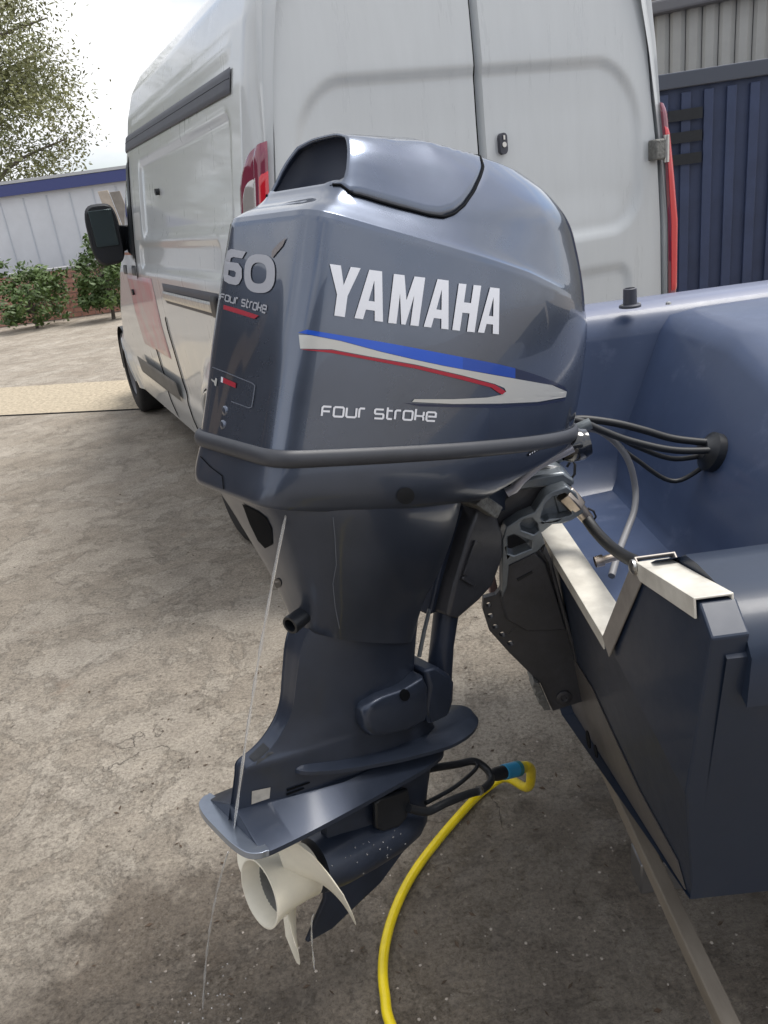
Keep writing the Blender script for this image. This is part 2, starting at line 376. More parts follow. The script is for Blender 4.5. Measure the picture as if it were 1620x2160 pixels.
def van_w(Y, Z, press=True):
    x = interp(VW, Z)
    x -= .0
    e = Y - interp(YS, Z)
    if e > 0: x -= .16 * min(e, .4) + .20 * max(0, e - .1) + .03 * e * e
    if Y < .12: x -= .085 * (1 - math.sqrt(max(0, 1 - ((.12 - Y) / .12) ** 2)))
    if press:
        d = rrect(Y, Z, .27, 2.28, 1.52, 1.93, .06); x -= .016 * (1 - sstep(-.025, .012, d))
        d = rrect(Y, Z, .48, 2.45, 1.335, 1.485, .05); x -= .014 * (1 - sstep(-.02, .012, d))
        d = rrect(Y, Z, .25, 2.5, 2.115, 2.165, .02); x += .006 * (1 - sstep(-.015, .01, d))
        for wy in (.93, 4.65):
            rr = math.hypot(Y - wy, Z - .36); x += (.055 if wy < 2 else .022) * sstep(.60, .46, rr) if Z < 1.0 else 0
        if Z < .62: x += .012 * sstep(.62, .54, Z)
    return x
ARCH = ((.93, .37, .44), (4.65, .37, .44))
def side_grid(sg, ys, zs_n, x_off=0, zr=None, arch=True):
    mb = MB(); rows = []
    for Y in ys:
        z0, z1 = (.30, roof_edge(Y)) if zr is None else zr
        z0 = .30 + .25 * max(0, (Y - 5.0) / .7) if zr is None else z0
        row = []
        for k in range(zs_n + 1):
            Z = lerp(z0, z1, k / zs_n); y = Y
            if arch:
                for wy, wz, wr in ARCH:
                    d = math.hypot(y - wy, Z - wz)
                    if wr - .022 < d < wr + .012: y = wy + (y - wy) * wr / d; Z = wz + (Z - wz) * wr / d
            row.append(Vector((sg * (van_w(y, Z) + x_off), y, Z)))
        rows.append(row)
    b = 0
    for r in rows: mb.v += r
    n = zs_n + 1
    for i in range(len(rows) - 1):
        for k in range(zs_n):
            q = (i * n + k, i * n + k + 1, (i + 1) * n + k + 1, (i + 1) * n + k)
            c = sum((mb.v[j] for j in q), Vector()) / 4
            if arch and any(math.hypot(c.y - wy, c.z - wz) < wr - .006 for wy, wz, wr in ARCH): continue
            mb.f.append(q)
    return mb, rows
ysl = sorted(set([round(.0 + .006 * i, 4) for i in range(21)] + [round(.13 + .02 * i, 3) for i in range(279)]))
mbL, rowsL = side_grid(-1, ysl, 112); mbL.build('side_panel', M['van'], van, smooth=50)
ysr = [0, .01, .03, .06, .12] + [.2 + .1 * i for i in range(56)]
mbR, rowsR = side_grid(1, ysr, 50); mbR.build('side_panel', M['van'], van, smooth=50)
# roof
rings = []
for Y in ysr:
    xe = van_w(Y, roof_edge(Y)); ze = roof_edge(Y); cr = .11 if Y < 2.9 else .07
    rings.append([Vector((xe * t, Y, ze + cr * (1 - t * t))) for t in [i / 12 - 1 for i in range(25)]])
MB().loft(rings, False, False, closed=False).build('roof', M['van'], van, smooth=60)
# rear frame behind the doors, floor and nose cap
MB().add([(-van_w(0.0, z), 0.085, z) for z in [.3 + i * .107 for i in range(21)]] + [(van_w(0.0, z), 0.085, z) for z in [.3 + i * .107 for i in range(21)]],
         [(i, i + 1, 22 + i, 21 + i) for i in range(20)]).build('rear_frame', M['seam'], van, smooth=0)
MB().add([(-.93, .05, .3), (.93, .05, .3), (.93, 5.5, .42), (-.93, 5.5, .42)], [(0, 1, 2, 3)]).build('underbody', M['black'], van, smooth=0)
MB().loft([[Vector((x, 5.64, .5)) for x in (-.5, -.2, .2, .5)], [Vector((x, 5.72, .7)) for x in (-.5, -.2, .2, .5)], [Vector((x, 5.6, 1.0)) for x in (-.5, -.2, .2, .5)]], False, False, closed=False).build('grille', M['black'], van)
MB().add([(-.68, 3.35, 2.22), (.68, 3.35, 2.22), (.78, 4.4, 1.40), (-.78, 4.4, 1.40)], [(0, 1, 2, 3)]).build('windscreen', M['glass'], van, smooth=0)
# rear doors
XE = [(.35, .955), (.9, .955), (1.3, .945), (1.57, .925), (1.82, .888), (2.02, .868), (2.23, .835), (2.44, .765), (2.50, .70)]
def rear_y(Z): return .012 + .05 * max(0, Z - 1.7) * max(0, Z - 1.7) + .03 * sstep(2.3, 2.52, Z) * 2
def rear_door(sg):
    mb = MB(); n, m = 56, 132; zs = [lerp(.46, 2.50, k / m) for k in range(m + 1)]
    for k, Z in enumerate(zs):
        for i in range(n + 1):
            xo = interp(XE, Z) - .012; X = lerp(.005, xo, i / n)
            d = rrect(X, Z, -.5 if False else .0 - .3, .80 - .06 * sstep(1.7, 1.98, Z), 1.30, 1.985, .17)
            y = rear_y(Z) + .012 * (1 - sstep(-.034, .012, d)) + .004 * (1 - sstep(-.20, -.02, d))
            d2 = rrect(X, Z, -.3, .74, .55, 1.16, .08); y += .010 * (1 - sstep(-.03, .008, d2))
            ed = min(X - .005, xo - X); y += .012 * (1 - sstep(0, .012, ed))
            if i == 0 or i == n: y += .02
            mb.v.append(Vector((sg * X, y, Z)))
    w_ = n + 1
    for k in range(m):
        for i in range(n): mb.f.append((k * w_ + i, k * w_ + i + 1, (k + 1) * w_ + i + 1, (k + 1) * w_ + i))
    return mb.build('rear_door', M['van'], van, smooth=60)
dl = rear_door(-1); dr = rear_door(1)
# corner pillars between side panel and door edge
for sg in (-1, 1):
    rg = []
    for k in range(61):
        Z = lerp(.34, 2.50, k / 60); xo = interp(XE, Z)
        xs = van_w(0.0, Z)
        yd = rear_y(Z)
        rg.append([Vector((sg * xo, yd + .03, Z)), Vector((sg * xo, yd + .004, Z)), Vector((sg * (xo + .012), yd - .004, Z)), Vector((sg * lerp(xo, xs, .6), yd - .002 if xs > xo + .02 else yd, Z)), Vector((sg * max(xs, xo + .014), max(0.0, yd * .4), Z)), Vector((sg * (max(xs, xo + .014) + .004), .012, Z))])
    MB().loft(rg, False, False, closed=False).build('corner_pillar', M['van'], van, smooth=70)
# bumper and plate
MB().box((0, -.02, .42), (.98, .09, .11)).build('bumper', M['vangrey'], van, bevel=.03, seg=3)
MB().box((.0, -.006, .85), (.26, .008, .057)).build('number_plate', mat('plate yellow', (.75, .55, .03), .4), van, bevel=.004)
# lock, hinge, tail lamps
c = VI @ on_y(1062, 303, 0); 
def vY(px, py, Y): d = VI.to_3x3() @ ray(px, py); o = VI @ CAM; return o + d * ((Y - o.y) / d.y)
def vX(px, py, X): d = VI.to_3x3() @ ray(px, py); o = VI @ CAM; return o + d * ((X - o.x) / d.x)
lk = vY(1062, 303, .012); pill = []
for k in range(24):
    t = 2 * math.pi * k / 24; pill.append(Vector((lk.x + .018 * math.cos(t), lk.y - .004, lk.z + .018 * math.sin(t) + (.022 if math.sin(t) > 0 else -.022))))
lo = MB().prism([pill], (0, .02, 0)).build('door_lock', M['vangrey'], dr, bevel=.002)
MB().lathe((lk.x, lk.y - .004, lk.z - .004), (0, -1, 0), [(0, .010), (.004, .010), (.004, .006)], 16).build('lock_cylinder', M['steel'], dr)
MB().box((lk.x, lk.y - .006, lk.z + .022), (.004, .003, .008)).build('lock_mark', M['steel'], dr)
hg = vY(1386, 316, -.01)
o = MB().box((hg.x, hg.y, hg.z), (.030, .028, .042)).build('hinge', M['zinc'], dr, bevel=.008, seg=3)
MB().lathe((hg.x + .034, hg.y - .02, hg.z - .055), (0, 0, 1), [(0, .013), (.11, .013)], 12).build('hinge_pin', M['steel'], dr)
# left tail lamp wraps the corner
def lamp(sg):
    root_m = MB(); Zt, Zb = 1.80, .93
    def surf(t, Z, off):          # t 0 = door seam, 1 = far on the side panel
        xs = van_w(.03, Z); xo = interp(XE, Z)
        if t < .25: return Vector((sg * (lerp(xo + .004, xs - .02, t / .25)), -.006 - off, Z))
        if t < .45:
            a_ = (t - .25) / .2 * math.pi / 2
            return Vector((sg * (xs - .02 + .026 * math.sin(a_) + off * math.sin(a_)), .02 - (.026 + off) * math.cos(a_), Z))
        Y = lerp(.02, .115, (t - .45) / .55); return Vector((sg * (max(van_w(Y, Z), xs - .01) + .006 + off), Y, Z))
    def patch(t0, t1, zb, zt, off, arch=0, n=18, m=40):
        mb = MB()
        for k in range(m + 1):
            for i in range(n + 1):
                t = lerp(t0, t1, i / n); u = (t - t0) / (t1 - t0)
                top = zt - arch * (1 - math.sqrt(max(0, 1 - u ** 2.6))); Z = lerp(zb, top, k / m); edge = min(1, min(k, m - k) / 1.5, min(i, n - i) / 1.0)
                mb.v.append(surf(t, Z, off * edge - .004 * (1 - edge)))
        for k in range(m):
            for i in range(n):
                q = k * (n + 1) + i; mb.f.append((q, q + 1, q + n + 2, q + n + 1))
        return mb
    hs = patch(.0, 1.0, Zb, Zt, .007, .16).build('tail_lamp', M['lampdark'], van, smooth=60)
    patch(.06, .36, Zb + .04, Zt - .07, .010, .03).build('red_lens', M['lampred'], hs, smooth=60)
    patch(.40, .82, Zb + .05, Zt - .09, .010, .08).build('clear_lens', M['lampclear'], hs, smooth=60)
    for q in (.5, .6, .7): patch(q, q + .03, Zb + .08, Zt - .17, .0115, 0, 2, 20).build('lens_rib', M['lampdark'], hs, smooth=60)
    return hs
lamp(-1); lamp(1)
# trim on the left side panel
def side_patch(name, m_, y0, y1, z0, z1, off=.004, ny=40, nz=6, zt=None, par=van, sg=-1, press=False):
    mb = MB()
    for i in range(ny + 1):
        Y = lerp(y0, y1, i / ny); dz = interp(zt, Y) if zt else 0
        for k in range(nz + 1):
            Z = lerp(z0, z1, k / nz) + dz; ed = (0 < i < ny) and (0 < k < nz)
            mb.v.append(Vector((sg * (van_w(Y, Z, press) + (off if ed else off - .006)), Y, Z)))
    for i in range(ny):
        for k in range(nz):
            q = i * (nz + 1) + k; mb.f.append((q, q + 1, q + nz + 2, q + nz + 1))
    return mb.build(name, m_, par, smooth=40)
bt = [(.2, 0), (2.7, .045), (3.3, .04)]
bd = side_patch('roof_trim_strip', M['vangrey'], .225, 3.05, 1.985, 2.07, .012, 60, 8, bt)
side_patch('trim_groove', M['seam'], .235, 2.9, 2.033, 2.037, .014, 60, 2, bt, bd)
side_patch('cab_window', M['glass'], 2.74, 3.55, 1.42, 1.93, .006, 24, 24)
side_patch('window_post', M['black'], 2.66, 2.74, 1.40, 1.97, .008, 4, 24)
side_patch('bare_panel', M['vanmask'], 2.34, 2.58, 1.50, 1.68, .003, 8, 8, press=True)
side_patch('rub_strip', M['vanrub'], 2.10, 3.55, .535, .665, .034, 40, 8)
rl = side_patch('door_rail', M['vangrey'], .56, 1.84, 1.165, 1.275, .006, 40, 8)
side_patch('rail_bar', M['steel'], .66, 1.82, 1.185, 1.235, .018, 30, 6, par=rl)
side_patch('rail_end', M['black'], .56, .68, 1.17, 1.265, .024, 6, 6, par=rl)
for y in (1.95, 2.62): side_patch('door_seam', M['seam'], y, y + .007, .32, 1.08 if y < 2 else 2.0, .0075, 2, 60, press=True)
for y in (2.50, 2.86):
    h_ = side_patch('door_handle', M['black'], y, y + .15, 1.30, 1.36, .035, 10, 6)
pink = mat('faded pink lettering ghost', (.50, .17, .20), .4, 0, .5, c2=(.42, .37, .385), vscale=5)
side_patch('faded_red_patch', pink, 2.15, 3.1, .80, 1.29, .0075, 30, 24)
dk = vX(330, 405, -.965); MB().lathe((dk.x + .004, dk.y, dk.z), (1, 0, 0), [(-.012, .0), (-.012, .017), (.03, .017)], 14, False).build('deadlock', M['black'], van)
dk = vX(288, 615, -1.02); MB().lathe((dk.x - .02, dk.y, dk.z), (1, 0, 0), [(-.012, .0), (-.012, .02), (.03, .02)], 14, False).build('keyhole', M['black'], van)
# wheels
def wheel(sg, Y):
    o = Vector((sg * (.848 if Y < 2 else .76), Y, .37)); ax = Vector((sg, 0, 0))
    t = MB().lathe(o, ax, [(0, .20), (0, .33), (.012, .358), (.03, .37), (.195, .37), (.215, .358), (.23, .325), (.232, .225), (.20, .20)], 56, False).build('wheel', M['tyre'], van)
    MB().lathe(o, ax, [(.20, .205), (.215, .205), (.17, .17), (.13, .14), (.16, .07), (.19, .05), (.19, 0)], 40, False).build('rim', M['rim'], t)
    return t
for sg in (-1, 1):
    for Y in (.93, 4.65): wheel(sg, Y)
for wy in (.93, 4.65):
    for sg in (-1, 1):
        pts = [Vector((sg * (van_w(wy + .43 * math.cos(a_), .36 + .43 * math.sin(a_)) - .002), wy + .43 * math.cos(a_), .36 + .43 * math.sin(a_))) for a_ in [math.pi * k / 30 for k in range(31)]]
        MB().tube(pts, .012, 8).build('arch_lip', M['van'], van)
        MB().loft([[Vector((sg * .62, wy + .43 * math.cos(a_), .36 + .43 * math.sin(a_))), Vector((sg * .985, wy + .43 * math.cos(a_), .36 + .43 * math.sin(a_)))] for a_ in [math.pi * k / 24 for k in range(25)]], False, False, closed=False).build('arch_liner', M['black'], van)
# door mirrors
mq = vY(222, 495, 2.95)
def mirror(sg):
    x0 = abs(mq.x) * sg
    mm = MB().loft([[Vector((x0 + sx_ * wd, 2.95 + dy, mq.z + sz_ * hh)) for sx_, sz_ in [(math.cos(t) * (abs(math.cos(t)) ** -.45 if abs(math.cos(t)) > .05 else 1), math.sin(t) * (abs(math.sin(t)) ** -.45 if abs(math.sin(t)) > .05 else 1)) for t in [2 * math.pi * k / 32 for k in range(32)]]] for dy, wd, hh in ((0, .095, .18), (.02, .107, .195), (.10, .10, .18), (.16, .055, .12))]).build('door_mirror', M['black'], van, smooth=50)
    MB().box((x0, 2.945, mq.z + .04), (.075, .004, .115)).build('mirror_glass', mat('mirror glass', (.06, .08, .085), .08, .6), mm, bevel=.003)
    MB().hexa([Vector((x0 - sg * .07, 2.99, mq.z - .10)), Vector((sg * .86, 3.12, mq.z - .20)), Vector((sg * .86, 3.24, mq.z - .20)), Vector((x0 - sg * .07, 3.08, mq.z - .10)),
               Vector((x0 - sg * .07, 2.99, mq.z + .06)), Vector((sg * .86, 3.10, mq.z + .02)), Vector((sg * .86, 3.22, mq.z + .02)), Vector((x0 - sg * .07, 3.08, mq.z + .06))]).build('mirror_arm', M['black'], mm, bevel=.01)
mirror(-1); mirror(1)
MB().tube([(-.3, 2.15, 2.5), (-.34, 1.95, 2.62), (-.40, 1.70, 2.82)], .004, 6).build('antenna', M['black'], van)

# ------------------------------------------------------------------ outboard motor
AZ, TR = R_(52), R_(12)
Fh = Vector((math.sin(AZ), math.cos(AZ), 0))
MF = Fh * math.cos(TR) - Vector((0, 0, 1)) * math.sin(TR)
MU = Fh * math.sin(TR) + Vector((0, 0, 1)) * math.cos(TR)
MS = MF.cross(MU)                                         # starboard, towards the camera
MO = CAM + ray(905, 1600) * 1.6
MM = Matrix(((MF.x, -MS.x, MU.x, MO.x), (MF.y, -MS.y, MU.y, MO.y), (MF.z, -MS.z, MU.z, MO.z), (0, 0, 0, 1))); MI = MM.inverted()
motor = thing('outboard_motor', 'dark blue grey four stroke outboard motor hanging on the boat transom', 'outboard motor', MM)
def fsu(q): return Vector((q[0], -q[1], q[2]))            # (forward, starboard, up) -> local
def wl(q): return MI @ Vector(q)
def mloc(px, py, s):
    d = ray(px, py); t = (s - (CAM - MO).dot(MS)) / d.dot(MS); P = CAM + d * t - MO
    return Vector((P.dot(MF), s, P.dot(MU)))
def half_outline(ctrl, n=6): return catmull([Vector((a_, b__, 0)) for a_, b__ in ctrl], n)
def full_ring(half, ufun): 
    pts = [(q.x, q.y) for q in half]
    ring = pts + [(f_, -s_) for f_, s_ in reversed(pts[1:-1])]
    return [Vector((f_, s_, ufun(f_))) for f_, s_ in ring]
CT = [(-.445, 0), (-.445, .05), (-.444, .084), (-.437, .103), (-.420, .118), (-.37, .134), (-.27, .164), (-.15, .188), (-.02, .196), (.08, .186), (.16, .158), (.22, .11), (.256, .055), (.265, 0)]
def plan(fa, ff, wa, ws, n=6, front=1.0):
    o = []
    for f_, s_ in CT:
        t = (f_ + .445) / .71
        k = lerp(wa, ws, sstep(0, .30, t)); k = lerp(k, ws * front, sstep(.6, 1, t))
        o.append((lerp(fa, ff, t), s_ * k))
    return half_outline(o, n)
def tt(f_, fa=-.445, ff=.265): return min(1, max(0, (f_ - fa) / (ff - fa)))
crease = [(-.40, 1.008), (-.30, .990), (-.17, .968), (-.03, .945), (.10, .915), (.20, .885), (.27, .865)]
RING = [  # fa, ff, aft width, side width, u function
    (-.446, .265, 1.06, 1.0, lambda f_: .688),
    (-.436, .272, 1.06, 1.015, lambda f_: .745),
    (-.422, .275, 1.08, 1.02, lambda f_: lerp(.83, .80, tt(f_))),
    (-.406, .274, 1.08, 1.005, lambda f_: lerp(.92, .855, tt(f_))),
    (-.391, .272, 1.05, .975, lambda f_: interp(crease, f_) - .008),
    (-.388, .270, 1.03, .965, lambda f_: interp(crease, f_)),
    (-.374, .262, .97, .915, lambda f_: interp(crease, f_) + .012 + .045 * sstep(.0, .25, f_)),
    (-.352, .250, .90, .825, lambda f_: interp([(-.37, 1.030), (-.25, 1.014), (-.1, 1.004), (.05, 1.0), (.25, .992)], f_)),
    (-.335, .230, .84, .74, lambda f_: interp([(-.36, 1.048), (-.25, 1.040), (-.1, 1.036), (.05, 1.045), (.23, 1.042)], f_)),
    (-.318, .195, .72, .57, lambda f_: interp([(-.34, 1.085), (-.2, 1.087), (0, 1.085), (.2, 1.086)], f_)),
    (-.303, .150, .56, .40, lambda f_: interp([(-.3, 1.112), (-.15, 1.126), (.0, 1.120), (.15, 1.110)], f_)),
    (-.299, .110, .28, .18, lambda f_: interp([(-.3, 1.119), (-.15, 1.137), (.0, 1.131), (.15, 1.121)], f_)),
    (-.298, .100, .02, .02, lambda f_: interp([(-.3, 1.120), (-.15, 1.140), (.0, 1.134), (.15, 1.124)], f_)),
]
rings0 = [full_ring(plan(fa, ff, wa, ws, 9), uf) for fa, ff, wa, ws, uf in RING]
def dense(rings, sub, hard=()):
    o = []; m = len(rings)
    for i in range(m - 1):
        a0 = rings[i] if i in hard else rings[max(i - 1, 0)]; a3 = rings[i + 1] if (i + 1) in hard else rings[min(i + 2, m - 1)]
        for k in range(sub):
            t = k / sub
            o.append([.5 * ((2 * p1) + (p2 - p0) * t + (2 * p0 - 5 * p1 + 4 * p2 - p3) * t * t + (3 * p1 - p0 - 3 * p2 + p3) * t ** 3) for p0, p1, p2, p3 in zip(a0, rings[i], rings[i + 1], a3)])
    o.append(rings[-1]); return o
cowl_rings = dense(rings0, 7, (4, 5, 10))
smooth_mb = MB().loft(cowl_rings, False, True)
smooth_bvh = BVHTree.FromPolygons([fsu(q) for q in smooth_mb.v], smooth_mb.f)
SE = []
for px, py in ((684, 399), (740, 412), (800, 428), (860, 444), (905, 456), (935, 460), (960, 452), (980, 434), (1000, 405), (1012, 378), (1019, 356)):
    h = smooth_bvh.ray_cast(MI @ CAM, (MI.to_3x3() @ ray(px, py)).normalized())
    SE.append((h[0].x, -h[0].y))
fe = max(SE[-1][0] + .02, -.02)
SE = [(a_, b__) for a_, b__ in SE]
SE += [(fe, SE[-1][1] * .45), (fe + .008, 0)]
SE = [SE[0]] + [q for p, q in zip(SE, SE[1:]) if q[0] > p[0]]
FE = SE[-1][0]; FA = SE[0][0]
def seam_half(f_): return interp(SE, f_)
def top_u(f_, s_):
    h = smooth_bvh.ray_cast(Vector((f_, -s_, 1.6)), Vector((0, 0, -1)))
    return h[0].z if h[0] else None
def seam_dist(f_, s_):
    return min(seam_half(f_) - abs(s_), FE - f_, f_ - FA + .06) if FA - .06 < f_ < FE else -1
low = []
for r in cowl_rings:
    row = []
    for q in r:
        d = seam_dist(q.x, q.y); z = q.z
        if d > 0 and q.z > 1.0: z = lerp(q.z, min(q.z, 1.047), sstep(.003, .025, d))
        row.append(Vector((q.x, q.y, z)))
    low.append(row)
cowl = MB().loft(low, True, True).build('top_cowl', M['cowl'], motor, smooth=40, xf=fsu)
# lid with overhanging air scoop
NL, NS = 60, 34
def aft_f(sig): return -.290 - (-.290 - FA - .004) * abs(sig) ** 3.2
lidv = []; lid = MB()
for i in range(NL + 1):
    for j in range(NS + 1):
        sig = lerp(-1, 1, j / NS)
        # front end follows the seam: parametrise by f then clamp half width
        f_ = lerp(aft_f(sig), FE - .002, (i / NL))
        s_ = seam_half(f_) * sig
        f2 = f_
        z = top_u(f2, s_) or 1.1
        lid.v.append(Vector((f2, s_, z + .002)))
for i in range(NL):
    for j in range(NS):
        q = i * (NS + 1) + j; lid.f.append((q, q + 1, q + NS + 2, q + NS + 1))
lid_o = lid.build('cowl_lid', M['cowl'], motor, smooth=60, xf=fsu)
so = lid_o.modifiers.new('thick', 'SOLIDIFY'); so.thickness = .005; so.offset = -1
seam_pts = [fsu((f_, sg * (seam_half(f_) + .001), (top_u(f_, seam_half(f_)) or 1.0) + .0015)) for sg, fs in ((1, [lerp(FA + .006, FE - .001, k / 50) for k in range(51)]), (-1, [lerp(FE - .001, FA + .006, k / 50) for k in range(51)])) for f_ in fs]
MB().tube(seam_pts, .0019, 6).build('lid_seam', M['seam'], lid_o)
# scoop interior
sc = []
for k in range(15):
    v = k / 14; row = []
    for j in range(25):
        sig = lerp(-1, 1, j / 24); fu = aft_f(sig) + .004
        up_ = Vector((fu, seam_half(fu) * sig * .985, (top_u(fu, seam_half(fu) * sig * .985) or 1.1) - .001))
        lo_ = Vector((-.343 + .012 * abs(sig) ** 3, .088 * sig, 0)); lo_.z = min(top_u(lo_.x, lo_.y) or 1.04, 1.047) - .007
        q = lerp(lo_, up_, v); dep = .034 * math.sin(math.pi * min(1, v * .8 + .1)) * (1 - abs(sig) ** 5)
        row.append(fsu(q + Vector((dep, 0, -.010 * math.sin(math.pi * v)))))
    sc.append(row)
MB().loft(sc, False, False, closed=False).build('air_scoop', M['scoop'], lid_o, smooth=60)
# rubber seal round the rim
rim_half = plan(-.449, .268, 1.07, 1.012)
rim_ring = full_ring(rim_half, lambda f_: .677)
prof = [(.008 * math.cos(t), .0125 * math.sin(t)) for t in [2 * math.pi * k / 12 for k in range(12)]]
def seal_rings(ring):
    o = []; n = len(ring)
    for i, q in enumerate(ring):
        t = (ring[(i + 1) % n] - ring[i - 1]); t.z = 0; t.normalize(); nn = Vector((t.y, -t.x, 0))
        o.append([q + nn * a_ + Vector((0, 0, b__)) for a_, b__ in prof])
    o.append(o[0]); return o
MB().loft(seal_rings(rim_ring), False, False).build('rubber_seal', M['rubber'], motor, xf=fsu)
# bottom cowl tray
TRAY = [(-.446, .266, 1.06, 1.0, lambda f_: .672), (-.452, .27, 1.07, 1.01, lambda f_: interp([(-.45, .652), (0, .654), (.27, .672)], f_)),
        (-.458, .268, 1.05, .995, lambda f_: interp([(-.46, .632), (-.2, .622), (.0, .632), (.1, .652), (.27, .671)], f_)),
        (-.461, .262, 1.0, .945, lambda f_: interp([(-.46, .617), (-.3, .604), (-.08, .600), (.07, .640), (.27, .669)], f_)),
        (-.459, .255, .97, .88, lambda f_: interp([(-.46, .609), (-.3, .592), (-.08, .588), (.07, .634), (.27, .668)], f_)),
        (-.45, .235, .90, .76, lambda f_: interp([(-.46, .607), (-.3, .586), (-.08, .584), (.07, .632), (.25, .668)], f_)),
        (-.40, .10, .5, .4, lambda f_: .60)]
trs = dense([full_ring(plan(*r[:4]), r[4]) for r in TRAY], 4)
tray_mb = MB().loft(trs, True, True)
tray = tray_mb.build('bottom_cowl', M['cowl2'], motor, smooth=40, xf=fsu)
tray_bvh = BVHTree.FromPolygons([fsu(q) for q in tray_mb.v], tray_mb.f)
# apron (upper casing cover)
def sup_half(fa, ff, hw, blunt=.3, fm=.45, nose=.5):
    ln = ff - fa
    return half_outline([(fa, 0), (fa + .003, hw * blunt * .6), (fa + .02, hw * blunt), (fa + ln * .18, hw * lerp(blunt, 1, .62)), (fa + ln * fm, hw), (fa + ln * .72, hw * .93), (fa + ln * .9, hw * .72), (ff - .008, hw * nose * .7), (ff, 0)], 5)
AP = [(-.440, -.02, .150, .60, .62), (-.420, -.022, .146, .57, .60), (-.382, -.03, .126, .50, .60), (-.347, -.045, .098, .43, .62), (-.326, -.065, .075, .375, .64), (-.318, -.085, .062, 0, .66)]
apr = [full_ring(sup_half(fa, ff, hw, .62, .42, .55), (lambda f_, u=u: u) if u else (lambda f_: lerp(.362, .292, tt(f_, -.318, -.085)))) for fa, ff, hw, u, nz in AP]
ap_mb = MB().loft(dense(apr, 6), True, True)
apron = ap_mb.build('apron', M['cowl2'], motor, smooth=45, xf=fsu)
ap_bvh = BVHTree.FromPolygons([fsu(q) for q in ap_mb.v], ap_mb.f)
# midsection leg
def leg_half(fa, ff, hw, blunt):
    ln = ff - fa
    return half_outline([(fa, 0), (fa, blunt * .8), (fa + .004, blunt), (fa + ln * .25, lerp(blunt, hw, .6)), (fa + ln * .55, hw), (fa + ln * .8, hw * .9), (ff - .012, hw * .55), (ff, 0)], 5)
LG = [(-.300, -.06, .052, .026, .41), (-.331, -.065, .053, .026, .345), (-.340, -.068, .050, .024, .29), (-.346, -.068, .048, .022, .236), (-.358, -.066, .046, .020, .205), (-.380, -.06, .045, .019, .178), (-.405, -.052, .044, .018, .161), (-.432, -.045, .044, .017, .150), (-.437, -.03, .045, .015, .128), (-.442, -.015, .047, .013, .10), (-.447, .0, .049, .011, .075), (-.452, .0, .050, .010, .045)]
lg = dense([full_ring(leg_half(fa, ff, hw, bl), lambda f_, u=u: u) for fa, ff, hw, bl, u in LG], 4)
leg_mb = MB().loft(lg, True, True)
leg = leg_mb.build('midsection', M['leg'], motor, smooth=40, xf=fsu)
leg_bvh = BVHTree.FromPolygons([fsu(q) for q in leg_mb.v], leg_mb.f)
# splash plate with oval front
spl = half_outline([(-.35, 0), (-.345, .040), (-.28, .058), (-.17, .072), (-.05, .078), (.03, .072), (.085, .050), (.108, .024), (.113, 0)], 6)
su = lambda f_: interp([(-.35, .121), (-.28, .106), (-.15, .086), (-.02, .070), (.113, .068)], f_)
spr = [full_ring(spl, lambda f_, d=d: su(f_) + d) for d in (.004, -.003)]
crown = [Vector((q.x * .96, q.y * .62, q.z + .008)) for q in spr[0]]
MB().loft([crown] + spr, True, True).build('splash_plate', M['leg'], motor, smooth=30, xf=fsu)
# anti-ventilation plate: aft flat tongue and sloped skirts
avh = half_outline([(-.4525, 0), (-.4525, .05), (-.452, .082), (-.445, .0925), (-.38, .093), (-.30, .089), (-.18, .081), (-.07, .070), (-.01, .050), (.012, 0)], 6)
e0 = full_ring(avh, lambda f_: .0445); e1 = full_ring(avh, lambda f_: .036)
def roofline(q, k):
    x = max(q.x, -.452); return Vector((x, q.y * k, .075 if k < .5 else .055))
top1 = [Vector((q.x, math.copysign(min(abs(q.y) * .62, lerp(.013, .056, tt(q.x, -.4525, -.25))), q.y), .077)) for q in e0]
MB().loft([top1, e0, e1], True, True).build('skirt', M['leg'], motor, smooth=25, xf=fsu)
tng = half_outline([(-.482, 0), (-.481, .045), (-.474, .078), (-.460, .092), (-.449, .0945), (-.441, .088), (-.438, .0)], 6)
MB().loft([full_ring(tng, lambda f_: .050), full_ring(tng, lambda f_: .0385)], True, True).build('anti_ventilation_plate', M['plate'], motor, smooth=30, xf=fsu, bevel=.002)
# gearcase strut, torpedo, skeg
AXU = -.115
GS = [(-.27, .006, .032, .012, .040), (-.268, .002, .030, .011, .0), (-.262, -.002, .028, .010, -.04), (-.262, -.006, .030, .012, -.08), (-.262, -.006, .034, .015, -.12)]
gsr = dense([full_ring(leg_half(fa, ff, hw, bl), lambda f_, u=u: u) for fa, ff, hw, bl, u in GS], 3)
gs_mb = MB().loft(gsr, True, True)
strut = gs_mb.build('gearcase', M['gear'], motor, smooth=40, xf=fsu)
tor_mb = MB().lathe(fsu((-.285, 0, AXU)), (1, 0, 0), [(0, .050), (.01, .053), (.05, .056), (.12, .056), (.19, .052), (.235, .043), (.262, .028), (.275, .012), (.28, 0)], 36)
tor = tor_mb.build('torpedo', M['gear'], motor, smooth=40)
sk = [(-.005, -.135), (-.06, -.185), (-.122, -.232), (-.24, -.274), (-.302, -.273), (-.262, -.20), (-.262, -.14)]
skh = [fsu((f_, .0055, u)) for f_, u in sk]
MB().prism([skh], (0, .011, 0)).build('skeg', M['gear'], motor, smooth=30, bevel=.003)
